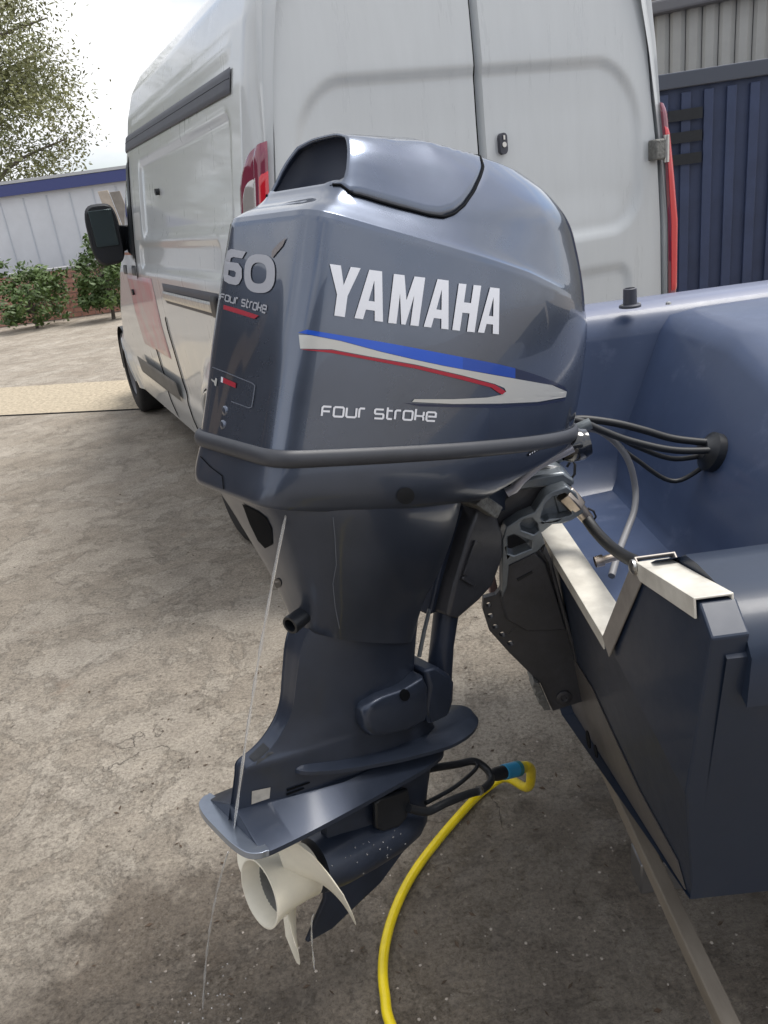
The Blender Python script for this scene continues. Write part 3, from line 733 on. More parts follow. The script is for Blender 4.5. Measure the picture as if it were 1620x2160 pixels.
# propeller: hub and three blades
pr_root = bpy.data.objects.new('propeller', None); col.objects.link(pr_root); pr_root.parent = motor; pr_root.location = fsu((-.30, 0, AXU))
MB().lathe((0, 0, 0), (-1, 0, 0), [(0, .048), (.03, .0475), (.06, .050), (.088, .056), (.100, .0605), (.103, .061), (.1035, .058), (.09, .051), (.02, .046), (.02, .044)], 48, False).build('hub', M['prop'], pr_root, smooth=40)
MB().lathe((0, 0, 0), (-1, 0, 0), [(.10, .0565), (.06, .047), (.03, .045), (.028, .0)], 40, False).build('hub_inner', M['propin'], pr_root, smooth=40)
MB().lathe((0, 0, 0), (-1, 0, 0), [(.025, .020), (.05, .020), (.052, .013), (.068, .012), (.07, 0)], 6, False).build('shaft_nut', M['rust'], pr_root, smooth=30)
def blade(ang):
    n, m = 16, 14; mb = MB(); R0, R1 = .046, .152
    for side in (1, -1):
        for i in range(n + 1):
            rr = lerp(R0, R1, i / n); t = i / n
            wch = math.sqrt(max(0, 1 - max(0, (t - .35) / .65) ** 4)) * lerp(.62, 1.0, min(1, t * 2)) ; half = R_(49) * wch + .0006
            sk_ = R_(16) * t * t
            for j in range(m + 1):
                c_ = lerp(-1, 1, j / m); th = ang + c_ * half + sk_
                x = -.034 + (c_ * half) * .056 + .006 * t
                thick = (.0055 * (1 - t) + .0014) * (1 - c_ * c_ * .92) * side
                mb.v.append(Vector((x + thick * .8, rr * math.cos(th), rr * math.sin(th) )))
    w_ = m + 1; o = (n + 1) * w_
    for i in range(n):
        for j in range(m):
            q = i * w_ + j; mb.f.append((q, q + 1, q + w_ + 1, q + w_)); mb.f.append((o + q, o + q + w_, o + q + w_ + 1, o + q + 1))
    for j in range(m): q = n * w_ + j; mb.f.append((q, q + 1, o + q + 1, o + q))
    for i in range(n):
        for j in (0, m): q = i * w_ + j; mb.f.append((q, q + w_, o + q + w_, o + q))
    return mb.build('blade', M['prop'], pr_root, smooth=50)
for k in range(3): blade(R_(-96) + k * 2 * math.pi / 3)

# decals and small marks laid on the painted surfaces
def decal(name, polys, m_, bvh, parent, off=.0012, mx_len=16, depth=0):
    bm = bmesh.new()
    for loops in polys:
        L3 = [[Vector((x, y, 0)) for x, y in l] for l in loops]; flat = [q for l in L3 for q in l]
        vs = [bm.verts.new(q) for q in flat]
        for t in tessellate_polygon(L3):
            try: bm.faces.new([vs[i] for i in t])
            except ValueError: pass
    for _ in range(6):
        es = [e for e in bm.edges if e.calc_length() > mx_len]
        if not es: break
        bmesh.ops.subdivide_edges(bm, edges=es, cuts=1); bmesh.ops.triangulate(bm, faces=[f for f in bm.faces if len(f.verts) > 3])
    o = MI @ CAM; R3 = MI.to_3x3(); last = None
    for v in bm.verts:
        d = (R3 @ ray(v.co.x, v.co.y)).normalized(); h = bvh.ray_cast(o, d)
        if h[0] is not None:
            nn = h[1] if h[1].dot(d) < 0 else -h[1]; v.co = h[0] + nn * off - d * .0004; last = (h[0] - o).dot(d)
        else: v.co = o + d * (last or 1.5)
    me = bpy.data.meshes.new(name); bm.normal_update(); bm.to_mesh(me); bm.free(); me.materials.append(m_)
    for p in me.polygons: p.use_smooth = True
    ob = bpy.data.objects.new(name, me); col.objects.link(ob); ob.parent = parent; return ob
def quadmap(tl, tr, br, bl): return lambda x, y: (lerp(lerp(bl[0], br[0], x), lerp(tl[0], tr[0], x), y), lerp(lerp(bl[1], br[1], x), lerp(tl[1], tr[1], x), y))
GY = [[(.36, 0), (.36, .42), (0, 1), (.36, 1), (.53, .62), (.68, 1), (1, 1), (.70, .42), (.70, 0)]]
GA = [[(0, 0), (.27, 1), (.72, 1), (1, 0), (.71, 0), (.66, .20), (.35, .20), (.30, 0)], [(.40, .38), (.61, .38), (.50, .80)]]
GM = [[(0, 0), (0, 1), (.34, 1), (.5, .5), (.66, 1), (1, 1), (1, 0), (.73, 0), (.73, .62), (.57, 0), (.43, 0), (.27, .62), (.27, 0)]]
GH = [[(0, 0), (0, 1), (.34, 1), (.34, .61), (.66, .61), (.66, 1), (1, 1), (1, 0), (.66, 0), (.66, .39), (.34, .39), (.34, 0)]]
for gl, q in ((GY, ((695, 557), (760, 566), (746, 672), (681, 662))), (GA, ((762, 567), (822, 575), (807, 679), (747, 671))), (GM, ((830, 578), (896, 586), (882, 688), (818, 681))),
              (GA, ((908, 587), (960, 594), (945, 695), (893, 689))), (GH, ((967, 598), (1014, 603), (1000, 701), (953, 696))), (GA, ((1021, 605), (1065, 610), (1051, 705), (1007, 701)))):
    mp2 = quadmap(*q); decal('letter', [[[mp2(x, y) for x, y in l] for l in gl]], M['white'], smooth_bvh, cowl, .0012)
def z3(*pts): return [(600 + x * .395, 520 + y * .395) for x, y in pts]
bl_top = [(75, 460), (120, 444), (320, 477), (520, 510), (700, 543), (850, 572), (950, 591)]
bl_bot = [(950, 655), (850, 636), (700, 604), (520, 562), (300, 503), (140, 472)]
decal('blue_stripe', [[z3(*bl_top, *bl_bot)]], M['blue'], smooth_bvh, cowl)
decal('blue_stripe', [[z3((950, 591), (1050, 610), (1130, 626), (1230, 650), (1230, 704), (1130, 686), (1050, 672), (950, 655))]], M['blue2'], smooth_bvh, cowl)
decal('navy_stripe', [[z3((1230, 650), (1290, 668), (1350, 688), (1440, 722), (1490, 748), (1510, 770), (1500, 771), (1430, 738), (1300, 716), (1230, 704))]], M['navy'], smooth_bvh, cowl)
decal('silver_flash', [[z3((78, 472), (140, 474), (300, 505), (520, 564), (700, 606), (850, 638), (1050, 674), (1300, 718), (1430, 741), (1505, 774), (1500, 803), (1350, 829), (1150, 838), (900, 840), (680, 829), (692, 815), (900, 815), (1080, 806), (1150, 793), (1182, 775), (1172, 755), (1120, 733), (950, 688), (700, 630), (450, 586), (250, 548), (85, 545))]], M['silver'], smooth_bvh, cowl, .0010)
decal('red_line', [[z3((88, 550), (250, 552), (450, 590), (700, 634), (950, 692), (1120, 737), (1178, 773), (1160, 790), (1140, 780), (1100, 752), (940, 710), (700, 652), (450, 605), (250, 568))]], M['red'], smooth_bvh, cowl, .0016)
decal('navy_line', [[z3((640, 836), (720, 841), (900, 845), (1150, 845), (1350, 836), (1500, 808), (1495, 823), (1350, 849), (1150, 861), (900, 858), (720, 853))]], M['navy'], smooth_bvh, cowl)
def ribbon(pts, th):
    P = [Vector((x, y)) for x, y in pts]; n = len(P); closed = (P[0] - P[-1]).length < 1e-6
    if closed: P = P[:-1]; n -= 1
    Lf, Rt = [], []
    for i in range(n):
        if closed: a_, c_ = P[i - 1], P[(i + 1) % n]
        else: a_, c_ = P[max(i - 1, 0)], P[min(i + 1, n - 1)]
        d1 = (P[i] - a_).normalized() if (P[i] - a_).length > 1e-6 else (c_ - P[i]).normalized()
        d2 = (c_ - P[i]).normalized() if (c_ - P[i]).length > 1e-6 else d1
        n1 = Vector((-d1.y, d1.x)); n2 = Vector((-d2.y, d2.x)); mm = (n1 + n2).normalized(); k = th / 2 / max(.5, mm.dot(n1))
        Lf.append(P[i] + mm * k); Rt.append(P[i] - mm * k)
    if closed: return [[tuple(q) for q in Lf], [tuple(q) for q in reversed(Rt)]]
    return [[tuple(q) for q in Lf + list(reversed(Rt))]]
T_ = .17
GLY = {'F': (.9, [[(.9, 1), (.12, 1), (0, .88), (0, 0)], [(.09, .5), (.78, .5)]]), 'O': (1, [[(.12, 0), (.88, 0), (1, .12), (1, .88), (.88, 1), (.12, 1), (0, .88), (0, .12), (.12, 0)]]),
       'U': (1, [[(0, 1), (0, .12), (.12, 0), (.88, 0), (1, .12), (1, 1)]]), 'r': (.55, [[(0, 0), (0, .88), (.12, 1), (.55, 1)]]),
       's': (.9, [[(.88, 1), (.1, 1), (0, .9), (0, .6), (.1, .5), (.8, .5), (.9, .4), (.9, .1), (.8, 0), (0, 0)]]), 't': (.6, [[(.08, 1.28), (.08, .12), (.2, 0), (.6, 0)], [(.17, .92), (.6, .92)]]),
       'o': (.92, [[(.12, 0), (.8, 0), (.92, .12), (.92, .88), (.8, 1), (.12, 1), (0, .88), (0, .12), (.12, 0)]]),
       'k': (.85, [[(0, 1.28), (0, 0)], [(.09, .5), (.72, .5), (.82, .62), (.82, 1)], [(.72, .41), (.82, .32), (.82, 0)]]),
       'e': (.92, [[(.16, .5), (.92, .5), (.92, .88), (.8, 1), (.12, 1), (0, .88), (0, .12), (.12, 0), (.9, 0)]])}
def wordmark(word, quad, m_, th=T_):
    mp2 = quadmap(*quad); wds = [GLY[c_][0] if c_ != ' ' else .45 for c_ in word]; tot = sum(wds) + .30 * (len(word) - 1); x = 0
    for i, c_ in enumerate(word):
        if c_ != ' ':
            for k, st in enumerate(GLY[c_][1]):
                lp = [[mp2((x + a_) / tot, b__) for a_, b__ in l] for l in ribbon(st, th)]
                decal('letter', [lp], m_, smooth_bvh, cowl, .0011 + .0002 * k, 12)
        x += wds[i] + .30
wordmark('FOUr stroke', ((680, 857), (919, 870), (917, 888), (678, 877)), M['white'], .21)
def z2(*pts): return [(420 + x * .1235, 500 + y * .1235) for x, y in pts]
decal('numeral', [[z2((500, 240), (560, 205), (810, 255), (745, 370), (600, 345), (555, 360), (540, 430), (680, 450), (740, 540), (742, 700), (690, 800), (640, 825), (520, 800), (440, 750), (425, 650), (450, 400)), z2((515, 565), (610, 580), (640, 610), (630, 680), (590, 690), (505, 650))]], M['grey60'], smooth_bvh, cowl, mx_len=10)
def sel(cx, cy, a_, b__, n=28, p=2.6, sh=.06): return [(cx + a_ * math.copysign(abs(math.cos(t)) ** (2 / p), math.cos(t)) - sh * b__ * math.sin(t), cy + b__ * math.copysign(abs(math.sin(t)) ** (2 / p), math.sin(t)) + .1 * a_ * math.cos(t)) for t in [2 * math.pi * k / n for k in range(n)]]
decal('numeral', [[z2(*sel(1045, 628, 262, 330)), z2(*sel(1028, 620, 135, 180))]], M['grey60'], smooth_bvh, cowl, mx_len=10)
decal('swoosh', [[z2((1245, 335), (1255, 235), (1370, 110), (1500, 10), (1440, 150), (1262, 362))]], M['swoosh'], smooth_bvh, cowl)
wordmark('FOUr stroke', (z2((385, 970))[0], z2((1165, 1180))[0], z2((1142, 1300))[0], z2((372, 1062))[0]), M['grey60'], .24)
decal('red_caption', [[z2((430, 1160), (700, 1235), (1030, 1345), (955, 1400), (700, 1320), (425, 1235))]], M['red'], smooth_bvh, cowl)
def z4(*pts): return [(420 + x * .0988, 760 + y * .0988) for x, y in pts]
decal('label_outline', [ribbon(z4((300, 150), (600, 265), (880, 380), (1150, 490), (1205, 540), (1170, 800), (1135, 1000), (1080, 1020), (700, 880)), 2.0)], M['line'], smooth_bvh, cowl)
decal('label_bar', [[z4((530, 370), (800, 490), (790, 595), (520, 480))]], M['red'], smooth_bvh, cowl)
decal('label_tip', [[z4((485, 350), (528, 368), (518, 480), (478, 465))]], M['white'], smooth_bvh, cowl)
decal('label_mark', [[z4((275, 395), (345, 440), (365, 375), (400, 400), (378, 555), (345, 540), (335, 480), (280, 430))]], M['silver'], smooth_bvh, cowl, mx_len=8)
for px, py in ((474, 867), (470, 897)):
    h = smooth_bvh.ray_cast(MI @ CAM, (MI.to_3x3() @ ray(px, py)).normalized())
    if h[0]: MB().lathe(h[0], (-1, 0, 0), [(-.002, .008), (.001, .0075), (.002, .005), (.0024, 0)], 16, False).build('drain_boss', M['cowl'], cowl, smooth=60)
# marks on the tray and apron
cir = lambda cx, cy, r, k=1.0, n=20: [(cx + r * math.cos(2 * math.pi * i / n), cy + r * k * math.sin(2 * math.pi * i / n)) for i in range(n)]
decal('hole_plug', [[cir(855, 1045, 19, .92)]], M['black'], tray_bvh, tray)
decal('serial_sticker', [[[(1112, 958), (1145, 936), (1147, 944), (1112, 963)]]], M['seam'], tray_bvh, tray)
for k in range(6): 
    if k != 4: decal('sticker_print', [[[(1115 + k * 5, 957.5 - k * 3.1), (1118 + k * 5, 955.5 - k * 3.1), (1117.6 + k * 5, 958.6 - k * 2.9), (1115 + k * 5, 960.4 - k * 2.9)]]], M['white'], tray_bvh, tray, .0016)
decal('latch_seam', [ribbon([(424, 963), (445, 985), (470, 1004), (473, 1032)], 2.0)], M['seam'], tray_bvh, tray)
decal('drain_recess', [[[(512, 1062), (545, 1078), (563, 1092), (574, 1115), (576, 1148), (560, 1156), (545, 1140), (528, 1105)]]], M['seam'], ap_bvh, apron)  # flat black patch painted as the shade inside the recess
decal('apron_bolt', [[cir(586, 1230, 8, 1.3)]], M['black'], ap_bvh, apron)
decal('apron_crease', [ribbon([(702, 1090), (706, 1130), (709, 1190), (702, 1230), (707, 1280), (716, 1325)], 1.6)], M['line'], ap_bvh, apron)
tp = mloc(618, 1303, .02)
MB().lathe(fsu(tp + Vector((.03, 0, .004))), fsu((-1, .25, -.25)), [(0, .014), (.042, .016), (.046, .015), (.046, .011), (.02, .010)], 20, False).build('pilot_spout', M['black'], apron)
# leg details
decal('side_window', [[[(531, 1668), (570, 1660), (568, 1683), (530, 1696)]]], mat('pale see-through', (.42, .40, .36), .5, var=.2, vscale=60), leg_bvh, leg, .0012)  # pale patch painted as the lit ground seen through an opening
for k, (x0, y0, x1, y1) in enumerate(((604, 1664, 652, 1648), (603, 1673, 640, 1660), (604, 1681, 624, 1674))):
    decal('water_slot', [[[(x0, y0), (x1, y1), (x1 + 2, y1 + 3), (x0 + 1, y0 + 5)]]], M['seam'], leg_bvh, leg)
decal('trim_tab_plug', [[[(525, 1597), (556, 1567), (577, 1588), (541, 1613)]]], M['black'], leg_bvh, leg)
# lower mount cover on the side
cv = [mloc(x, y, .062) for x, y in ((764, 1500), (772, 1487), (800, 1468), (850, 1450), (880, 1432), (893, 1425), (902, 1448), (904, 1500), (897, 1520), (860, 1540), (810, 1552), (780, 1552), (766, 1535))]
cvr = [[fsu(Vector((q.x, s_, q.z)) if k == 1 else Vector((lerp(sum(p.x for p in cv) / len(cv), q.x, k), s_, lerp(sum(p.z for p in cv) / len(cv), q.z, k)))) for q in cv] for s_, k in ((.03, 1), (.058, 1), (.066, .93), (.068, .8))]
MB().loft(cvr).build('mount_cover', M['leg'], motor, smooth=50, bevel=.003)
decal('cover_hole', [[cir(853, 1466, 11, 1.1)]], M['seam'], BVHTree.FromPolygons([q for r in cvr for q in r], [(i * 13 + j, i * 13 + (j + 1) % 13, (i + 1) * 13 + (j + 1) % 13, (i + 1) * 13 + j) for i in range(3) for j in range(13)] + [tuple(39 + j for j in range(13))]), motor)
def slab(name, pts, s0, s1, m_, bev=.004, par=motor):
    q = [mloc(x, y, s1) for x, y in pts]
    return MB().prism([[fsu((p.x, s1, p.z)) for p in q]], (0, s1 - s0, 0)).build(name, m_, par, smooth=30, bevel=bev)
slab('lower_mount', [(897, 1415), (925, 1408), (952, 1425), (960, 1440), (958, 1480), (948, 1510), (905, 1530), (898, 1500), (906, 1455)], -.05, .052, M['gear'], .008)
MB().tube([fsu(mloc(x, y, .0)) for x, y in ((952, 1230), (940, 1300), (932, 1360), (926, 1430))], [.026, .025, .024, .026], 20).build('pivot_tube', M['gear'], motor)
MB().tube([fsu(mloc(x, y, .03)) for x, y in ((906, 1285), (895, 1330), (884, 1385))], .004, 8).build('pitot_line', M['bracket'], motor)
MB().tube([fsu(mloc(x, y, -.02)) for x, y in ((950, 1300), (944, 1350), (936, 1410))], .003, 8).build('grease_line', M['black'], motor)
slab('swivel_bracket', [(1012, 1062), (1046, 1080), (1062, 1130), (1062, 1175), (1040, 1235), (1010, 1268), (966, 1306), (944, 1300), (960, 1232), (992, 1120)], -.09, .035, M['bracketd'], .006)
slab('swivel_rib', [(1003, 1140), (1010, 1142), (985, 1215), (978, 1213)], .0352, .041, M['bracketd'], .002)
slab('swivel_rib', [(978, 1216), (1005, 1232), (1002, 1238), (975, 1222)], .0352, .041, M['bracketd'], .002)
slab('trim_stop', [(1012, 1056), (1025, 1044), (1062, 1070), (1050, 1094), (1040, 1090), (1006, 1066)], .0, .055, M['zinc'], .003)
# black tongue behind the apron linking to the swivel
slab('steering_yoke', [(955, 1080), (1040, 1035), (1110, 985), (1150, 990), (1100, 1060), (1040, 1090), (1000, 1130), (955, 1260), (930, 1290), (905, 1300)], -.08, .0, M['gear'], .006)

# clamp bracket: clamps on the transom, in the boat's frame
def bpl(name, loops, y0, y1, m_, bev=.003, par=motor, sm=30):
    L3 = [[on_y(x, y, y0) for x, y in l] for l in loops]
    return MB().prism(L3, (0, y1 - y0, 0)).build(name, m_, par, smooth=sm, bevel=bev, xf=wl)
lower_out = [(1070, 1192), (1135, 1158), (1162, 1190), (1180, 1250), (1205, 1340), (1242, 1476), (1166, 1500), (1140, 1442), (1075, 1378), (1032, 1330), (1018, 1285), (1020, 1262), (1046, 1255), (1062, 1235)]
dots = [cir(1031, 1276, 5, 1), cir(1035, 1299, 6, .85), cir(1045, 1322, 6, .8), cir(1060, 1338, 6, .8), cir(1077, 1357, 6, .8)]
cb = bpl('clamp_bracket', [lower_out] + [list(reversed(d)) for d in dots], 1.452, 1.468, M['bracketd'], .002)
bpl('bracket_panel', [[(1066, 1196), (1130, 1165), (1152, 1188), (1176, 1262), (1196, 1330), (1110, 1332), (1068, 1308), (1056, 1262)]], 1.444, 1.4519, M['bracketd'], .004, cb)
up_out = [(1060, 1262), (1059, 1140), (1068, 1112), (1100, 1091), (1128, 1080), (1150, 1045), (1165, 1036), (1196, 1026), (1216, 1040), (1232, 1082), (1205, 1098), (1188, 1104), (1165, 1106), (1142, 1124), (1150, 1146), (1136, 1163), (1074, 1193), (1070, 1240)]
h1 = [(1097, 1104), (1105, 1097), (1122, 1094), (1133, 1104), (1137, 1120), (1126, 1128), (1100, 1119)]
h2 = [(1071, 1133), (1084, 1128), (1122, 1142), (1121, 1158), (1084, 1172), (1071, 1168)]
h3 = [(1141, 1092), (1150, 1064), (1166, 1048), (1192, 1040), (1202, 1050), (1206, 1086), (1186, 1092), (1160, 1094), (1148, 1102)]
bpl('bracket_frame', [up_out, h1, h2, h3], 1.425, 1.462, M['bracket'], .004, cb)
bpl('bracket_web', [up_out[2:16]], 1.455, 1.4615, M['bracket'], .001, cb)
bpl('bracket_moulding', [[(1090, 1222), (1122, 1205), (1124, 1209), (1092, 1227)]], 1.4415, 1.4439, M['black'], 0, cb)
bpl('bracket_edge', [[(1150, 1150), (1163, 1178), (1186, 1262), (1246, 1470), (1236, 1476), (1178, 1262), (1158, 1190), (1144, 1164)]], 1.43, 1.4515, M['bracketd'], .003, cb)
bpl('anode', [[(1127, 1438), (1137, 1442), (1150, 1470), (1162, 1498), (1148, 1499), (1143, 1490), (1136, 1484), (1137, 1474), (1128, 1466), (1130, 1456), (1124, 1450)]], 1.44, 1.50, M['zinc'], .001, cb)
q = on_y(1189, 1470, 1.452)
MB().lathe(wl(q), MI.to_3x3() @ Vector((0, -1, 0)), [(-.002, .017), (.004, .017), (.006, .013), (.006, .008), (.003, .006), (.003, 0)], 20, False).build('bracket_bolt', M['bracketd'], cb)
far = MB().prism([[on_y(x, y, 1.452) + Vector((0, .245, 0)) for x, y in ((1135, 1158), (1162, 1190), (1205, 1340), (1242, 1476), (1205, 1486), (1130, 1330), (1105, 1250), (1100, 1178))]], (0, .016, 0)).build('clamp_bracket', M['bracketd'], motor, smooth=30, bevel=.002, xf=wl)
bpl('tilt_tube', [[(1168, 1044), (1200, 1038), (1212, 1052), (1210, 1078), (1178, 1084)]], 1.45, 1.73, M['bracket'], .004)
bpl('swivel_head', [[(1035, 1075), (1075, 1040), (1110, 1016), (1185, 1006), (1210, 1022), (1205, 1036), (1160, 1045), (1135, 1082), (1066, 1112), (1058, 1140)]], 1.47, 1.64, M['bracketd'], .008)
bpl('swivel_cap', [[(1082, 1022), (1130, 1005), (1190, 996), (1212, 1012), (1212, 1026), (1185, 1024), (1130, 1030), (1078, 1040)]], 1.46, 1.60, M['bracket'], .006)
# tilt ratchet pieces and tilt pin under the swivel
bpl('tilt_rod', [[(1030, 1200), (1040, 1195), (1050, 1240), (1046, 1262), (1034, 1258)]], 1.50, 1.52, mat('tilt rod pink', (.30, .20, .19), .5), .003)
# steering tube nut, cable and link rod
nutp = [wl(on_y(x, y, 1.44)) for x, y in ((1190, 1040), (1205, 1055), (1218, 1070), (1240, 1096))]
nut = MB().tube(nutp[:3], [.021, .021, .020], 6).build('tube_nut', M['brass'], motor, smooth=25, bevel=.002)
MB().tube(nutp[2:], [.014, .013], 16).build('cable_ferrule', M['brass'], nut)
MB().tube([wl(on_y(x, y, 1.35)) for x, y in ((1068, 1040), (1075, 1036), (1084, 1032), (1100, 1012), (1130, 985), (1160, 968), (1190, 954), (1208, 944))], .0088, 12).build('link_rod', mat('link rod grey', (.34, .34, .38), .35, .5), motor, smooth=60)
q0, q1 = on_y(1196, 944, 1.38), on_y(1240, 932, 1.38); dk_ = (q1 - q0).normalized()
MB().lathe(wl(q0), MI.to_3x3() @ dk_, [(-.012, .022), (0, .029), (.014, .031), (.026, .031), (.031, .028), (.040, .025), (.043, .014), (.043, 0)], 24, False).build('steering_knob', M['blackgloss'], motor, smooth=40)
MB().tube([wl(on_y(x, y, 1.47)) for x, y in ((1196, 985), (1206, 968), (1213, 980), (1212, 1000), (1205, 1010), (1196, 1004))], .0028, 8).build('spring_clip', M['cable'], motor)
MB().tube([wl(on_y(x, y, 1.44)) for x, y in ((1240, 1072), (1252, 1078), (1257, 1090), (1250, 1100))], .0022, 8).build('lock_wire', M['cable'], motor)
MB().tube([wl(on_y(x, y, 1.50)) for x, y in ((1120, 1000), (1150, 985), (1180, 990))], .006, 8).build('shift_rod', M['steel'], motor)
MB().tube([wl(on_y(x, y, 1.55)) for x, y in ((1150, 975), (1180, 965), (1215, 905), (1245, 893))], .012, 12).build('cable_gland', mat('gland', (.17, .19, .20), .4, .4), motor)

# ------------------------------------------------------------------ boat on its trailer
BO = Vector((.34, 1.60, 0)); boat = thing('motor_boat', 'small navy blue motor boat with aluminium capped transom notch', 'boat', Matrix.Translation(BO))
def bl(q): return Vector(q) - BO
def xa(z): return .335 + ((.86 - z) * .13 if z < .86 else (z - .86) * .08)
CY = 1.60
tr_out = [(CY - .5, .855), (CY - .605, 1.05), (CY - .65, 1.055), (CY - .80, 1.085), (CY - .84, 1.06), (CY - .80, .80), (CY - .76, .565), (CY, .335)]
tr_full = tr_out + [(2 * CY - y, z) for y, z in reversed(tr_out[:-1])]
pts = [Vector((xa(z), y, z)) for y, z in tr_full]
MB().prism([pts], (.045, 0, 0)).build('transom', M['hull'], boat, xf=bl, smooth=0, bevel=.003)
# worn lower skin on the transom
wsk = [(CY, .338), (CY - .74, .562), (CY - .72, .60), (CY - .55, .585), (CY - .42, .60), (CY - .30, .62), (CY - .18, .60), (CY - .05, .56), (CY + .3, .43)]
MB().prism([[Vector((xa(z) - .003, y, z)) for y, z in wsk]], (.002, 0, 0)).build('worn_band', M['hullworn'], boat, xf=bl, smooth=0)
for (px, py, sx_, sz_) in ((1322, 1478, .010, .022), (1240, 1560, .008, .020), (1256, 1585, .006, .014)):
    q = on_x(px, py, xa(.62) - .004); MB().prism([[q + Vector((0, .020 * sx_ / .01 * math.cos(t), sz_ * math.sin(t))) for t in [2 * math.pi * k / 14 for k in range(14)]]], (.002, 0, 0)).build('scuff', M['seam'], boat, xf=bl, smooth=0)
# aluminium channel on the notch
def channel(a_, b__, wtop=.052, lip=.020):
    a_, b__ = Vector(a_), Vector(b__); ax = (b__ - a_).normalized(); nx = Vector((1, 0, 0)); up = ax.cross(nx); up = -up if up.z < 0 else up
    prof_ = [(-.004, -lip), (-.004, .004), (wtop, .004), (wtop, -lip), (wtop - .003, -lip), (wtop - .003, .001), (-.001, .001), (-.001, -lip)]
    return MB().loft([[p + nx * x + up * y for x, y in prof_] for p in (a_, b__)])
x_n = xa(.857)
n0 = Vector((x_n - .002, CY + .5, .857)); n1 = Vector((x_n - .002, CY - .497, .857)); n2 = Vector((xa(1.05) - .002, CY - .607, 1.053)); n3 = Vector((xa(1.08) - .002, CY - .80, 1.088))
channel(n0, n1).build('notch_cap', M['alu'], boat, xf=bl, smooth=0, bevel=.001)
channel(n1 + Vector((-.0015, -.002, .002)), n2, .055, .034).build('notch_cap', mat('shaded channel', (.36, .33, .30), .5, .45, var=.15, vscale=20), boat, xf=bl, smooth=0, bevel=.001)  # same aluminium, with the shade of this side put into the colour
channel(n2 + Vector((-.001, -.006, -.006)), n3, .044, .022).build('quarter_cap', M['alu'], boat, xf=bl, smooth=0, bevel=.001)
MB().lathe(bl(n2 + Vector((-.006, -.004, -.010))), (-1, 0, 0), [(0, .011), (.004, .011), (.007, .006), (.0075, 0)], 14, False).build('cap_bolt', M['steel'], boat)
# hull shell going forward
hs = []
for x, k, kz in ((.37, 1, 0), (1.2, 1.03, 0), (2.2, 1.0, .02), (3.2, .82, .08), (4.0, .48, .22), (4.6, .06, .45)):
    prof_ = [(-.80, 1.06), (-.84, 1.03), (-.80, .80), (-.76, .565), (0, .335), (.76, .565), (.80, .80), (.84, 1.10), (.80, 1.15)]
    hs.append([bl((x, CY + y * k, z + kz * (1 if z < .6 else .5))) for y, z in prof_])
MB().loft(hs, False, False, closed=False).build('hull', M['hull'], boat, smooth=30)
# splash well: floor, walls, bulkhead
yF, yN = CY + .52, CY - .52
MB().add([bl(q) for q in ((.378, yN, .70), (.72, yN, .715), (.72, yF, .715), (.378, yF, .70))], [(0, 1, 2, 3)]).build('well_floor', M['inner'], boat, smooth=0)
def wall_loft(sg):
    rg = []; dn = .118 if sg < 0 else 0
    for x in (.36, .5, .7, .9, 1.4, 2.4):
        rg.append([bl((x, CY + sg * y, z - dn * sstep(.8, 1.1, z))) for y, z in ((.46, .70), (.53, .73), (.56, .80), (.60, 1.12), (.615, 1.165), (.645, 1.185))])
    return MB().loft(rg, False, False, closed=False)
wall_loft(1).build('well_side', M['inner'], boat, smooth=60); wall_loft(-1).build('well_side', M['inner'], boat, smooth=60)
MB().loft([[bl((x, y, z - (.10 * sstep(.8, 1.1, z) if y < CY else 0))) for y in (CY - .66, CY - .2, CY + .2, CY + .66)] for x, z in ((.64, .70), (.685, .73), (.70, .80), (.84, 1.13), (.87, 1.165), (.95, 1.175), (1.6, 1.18))], False, False, closed=False).build('bulkhead', M['inner'], boat, smooth=60)
for sg in (1, -1):
    rg = []
    for x in ((.335, .36, .5, 1.0, 1.8, 2.4) if sg > 0 else (.394, .41, .5, 1.0, 1.8, 2.4)):
        dz = (-.03 if x < .34 else 0) - (.118 if sg < 0 else 0)
        rg.append([bl((x, CY + sg * y, z + dz)) for y, z in ((.635, 1.178), (.66, 1.195), (.70, 1.20), (.78, 1.20), (.82, 1.19), (.85, 1.15), (.845, 1.08))])
    MB().loft(rg, True, False, closed=False).build('gunwale', M['gunwale'] if sg > 0 else M['hull'], boat, smooth=60)
# post socket and screw on the far gunwale
ps = on_z(1329, 648, 1.203)
pb = MB().lathe(bl(ps), (0, 0, 1), [(0, .030), (.006, .030), (.009, .024), (.009, .019), (.05, .018), (.052, .014), (.03, .013)], 24, False).build('rod_holder', M['vangrey'], boat, smooth=40)
for sg in (-1, 1): MB().lathe(bl(ps + Vector((sg * .024, -.004, .006))), (0, 0, 1), [(0, .005), (.004, .0045), (.005, 0)], 10, False).build('holder_screw', M['steel'], pb)
MB().lathe(bl(on_z(1410, 642, 1.203)), (0, 0, 1), [(0, .008), (.006, .007), (.008, 0)], 12, False).build('deck_screw', M['steel'], boat)
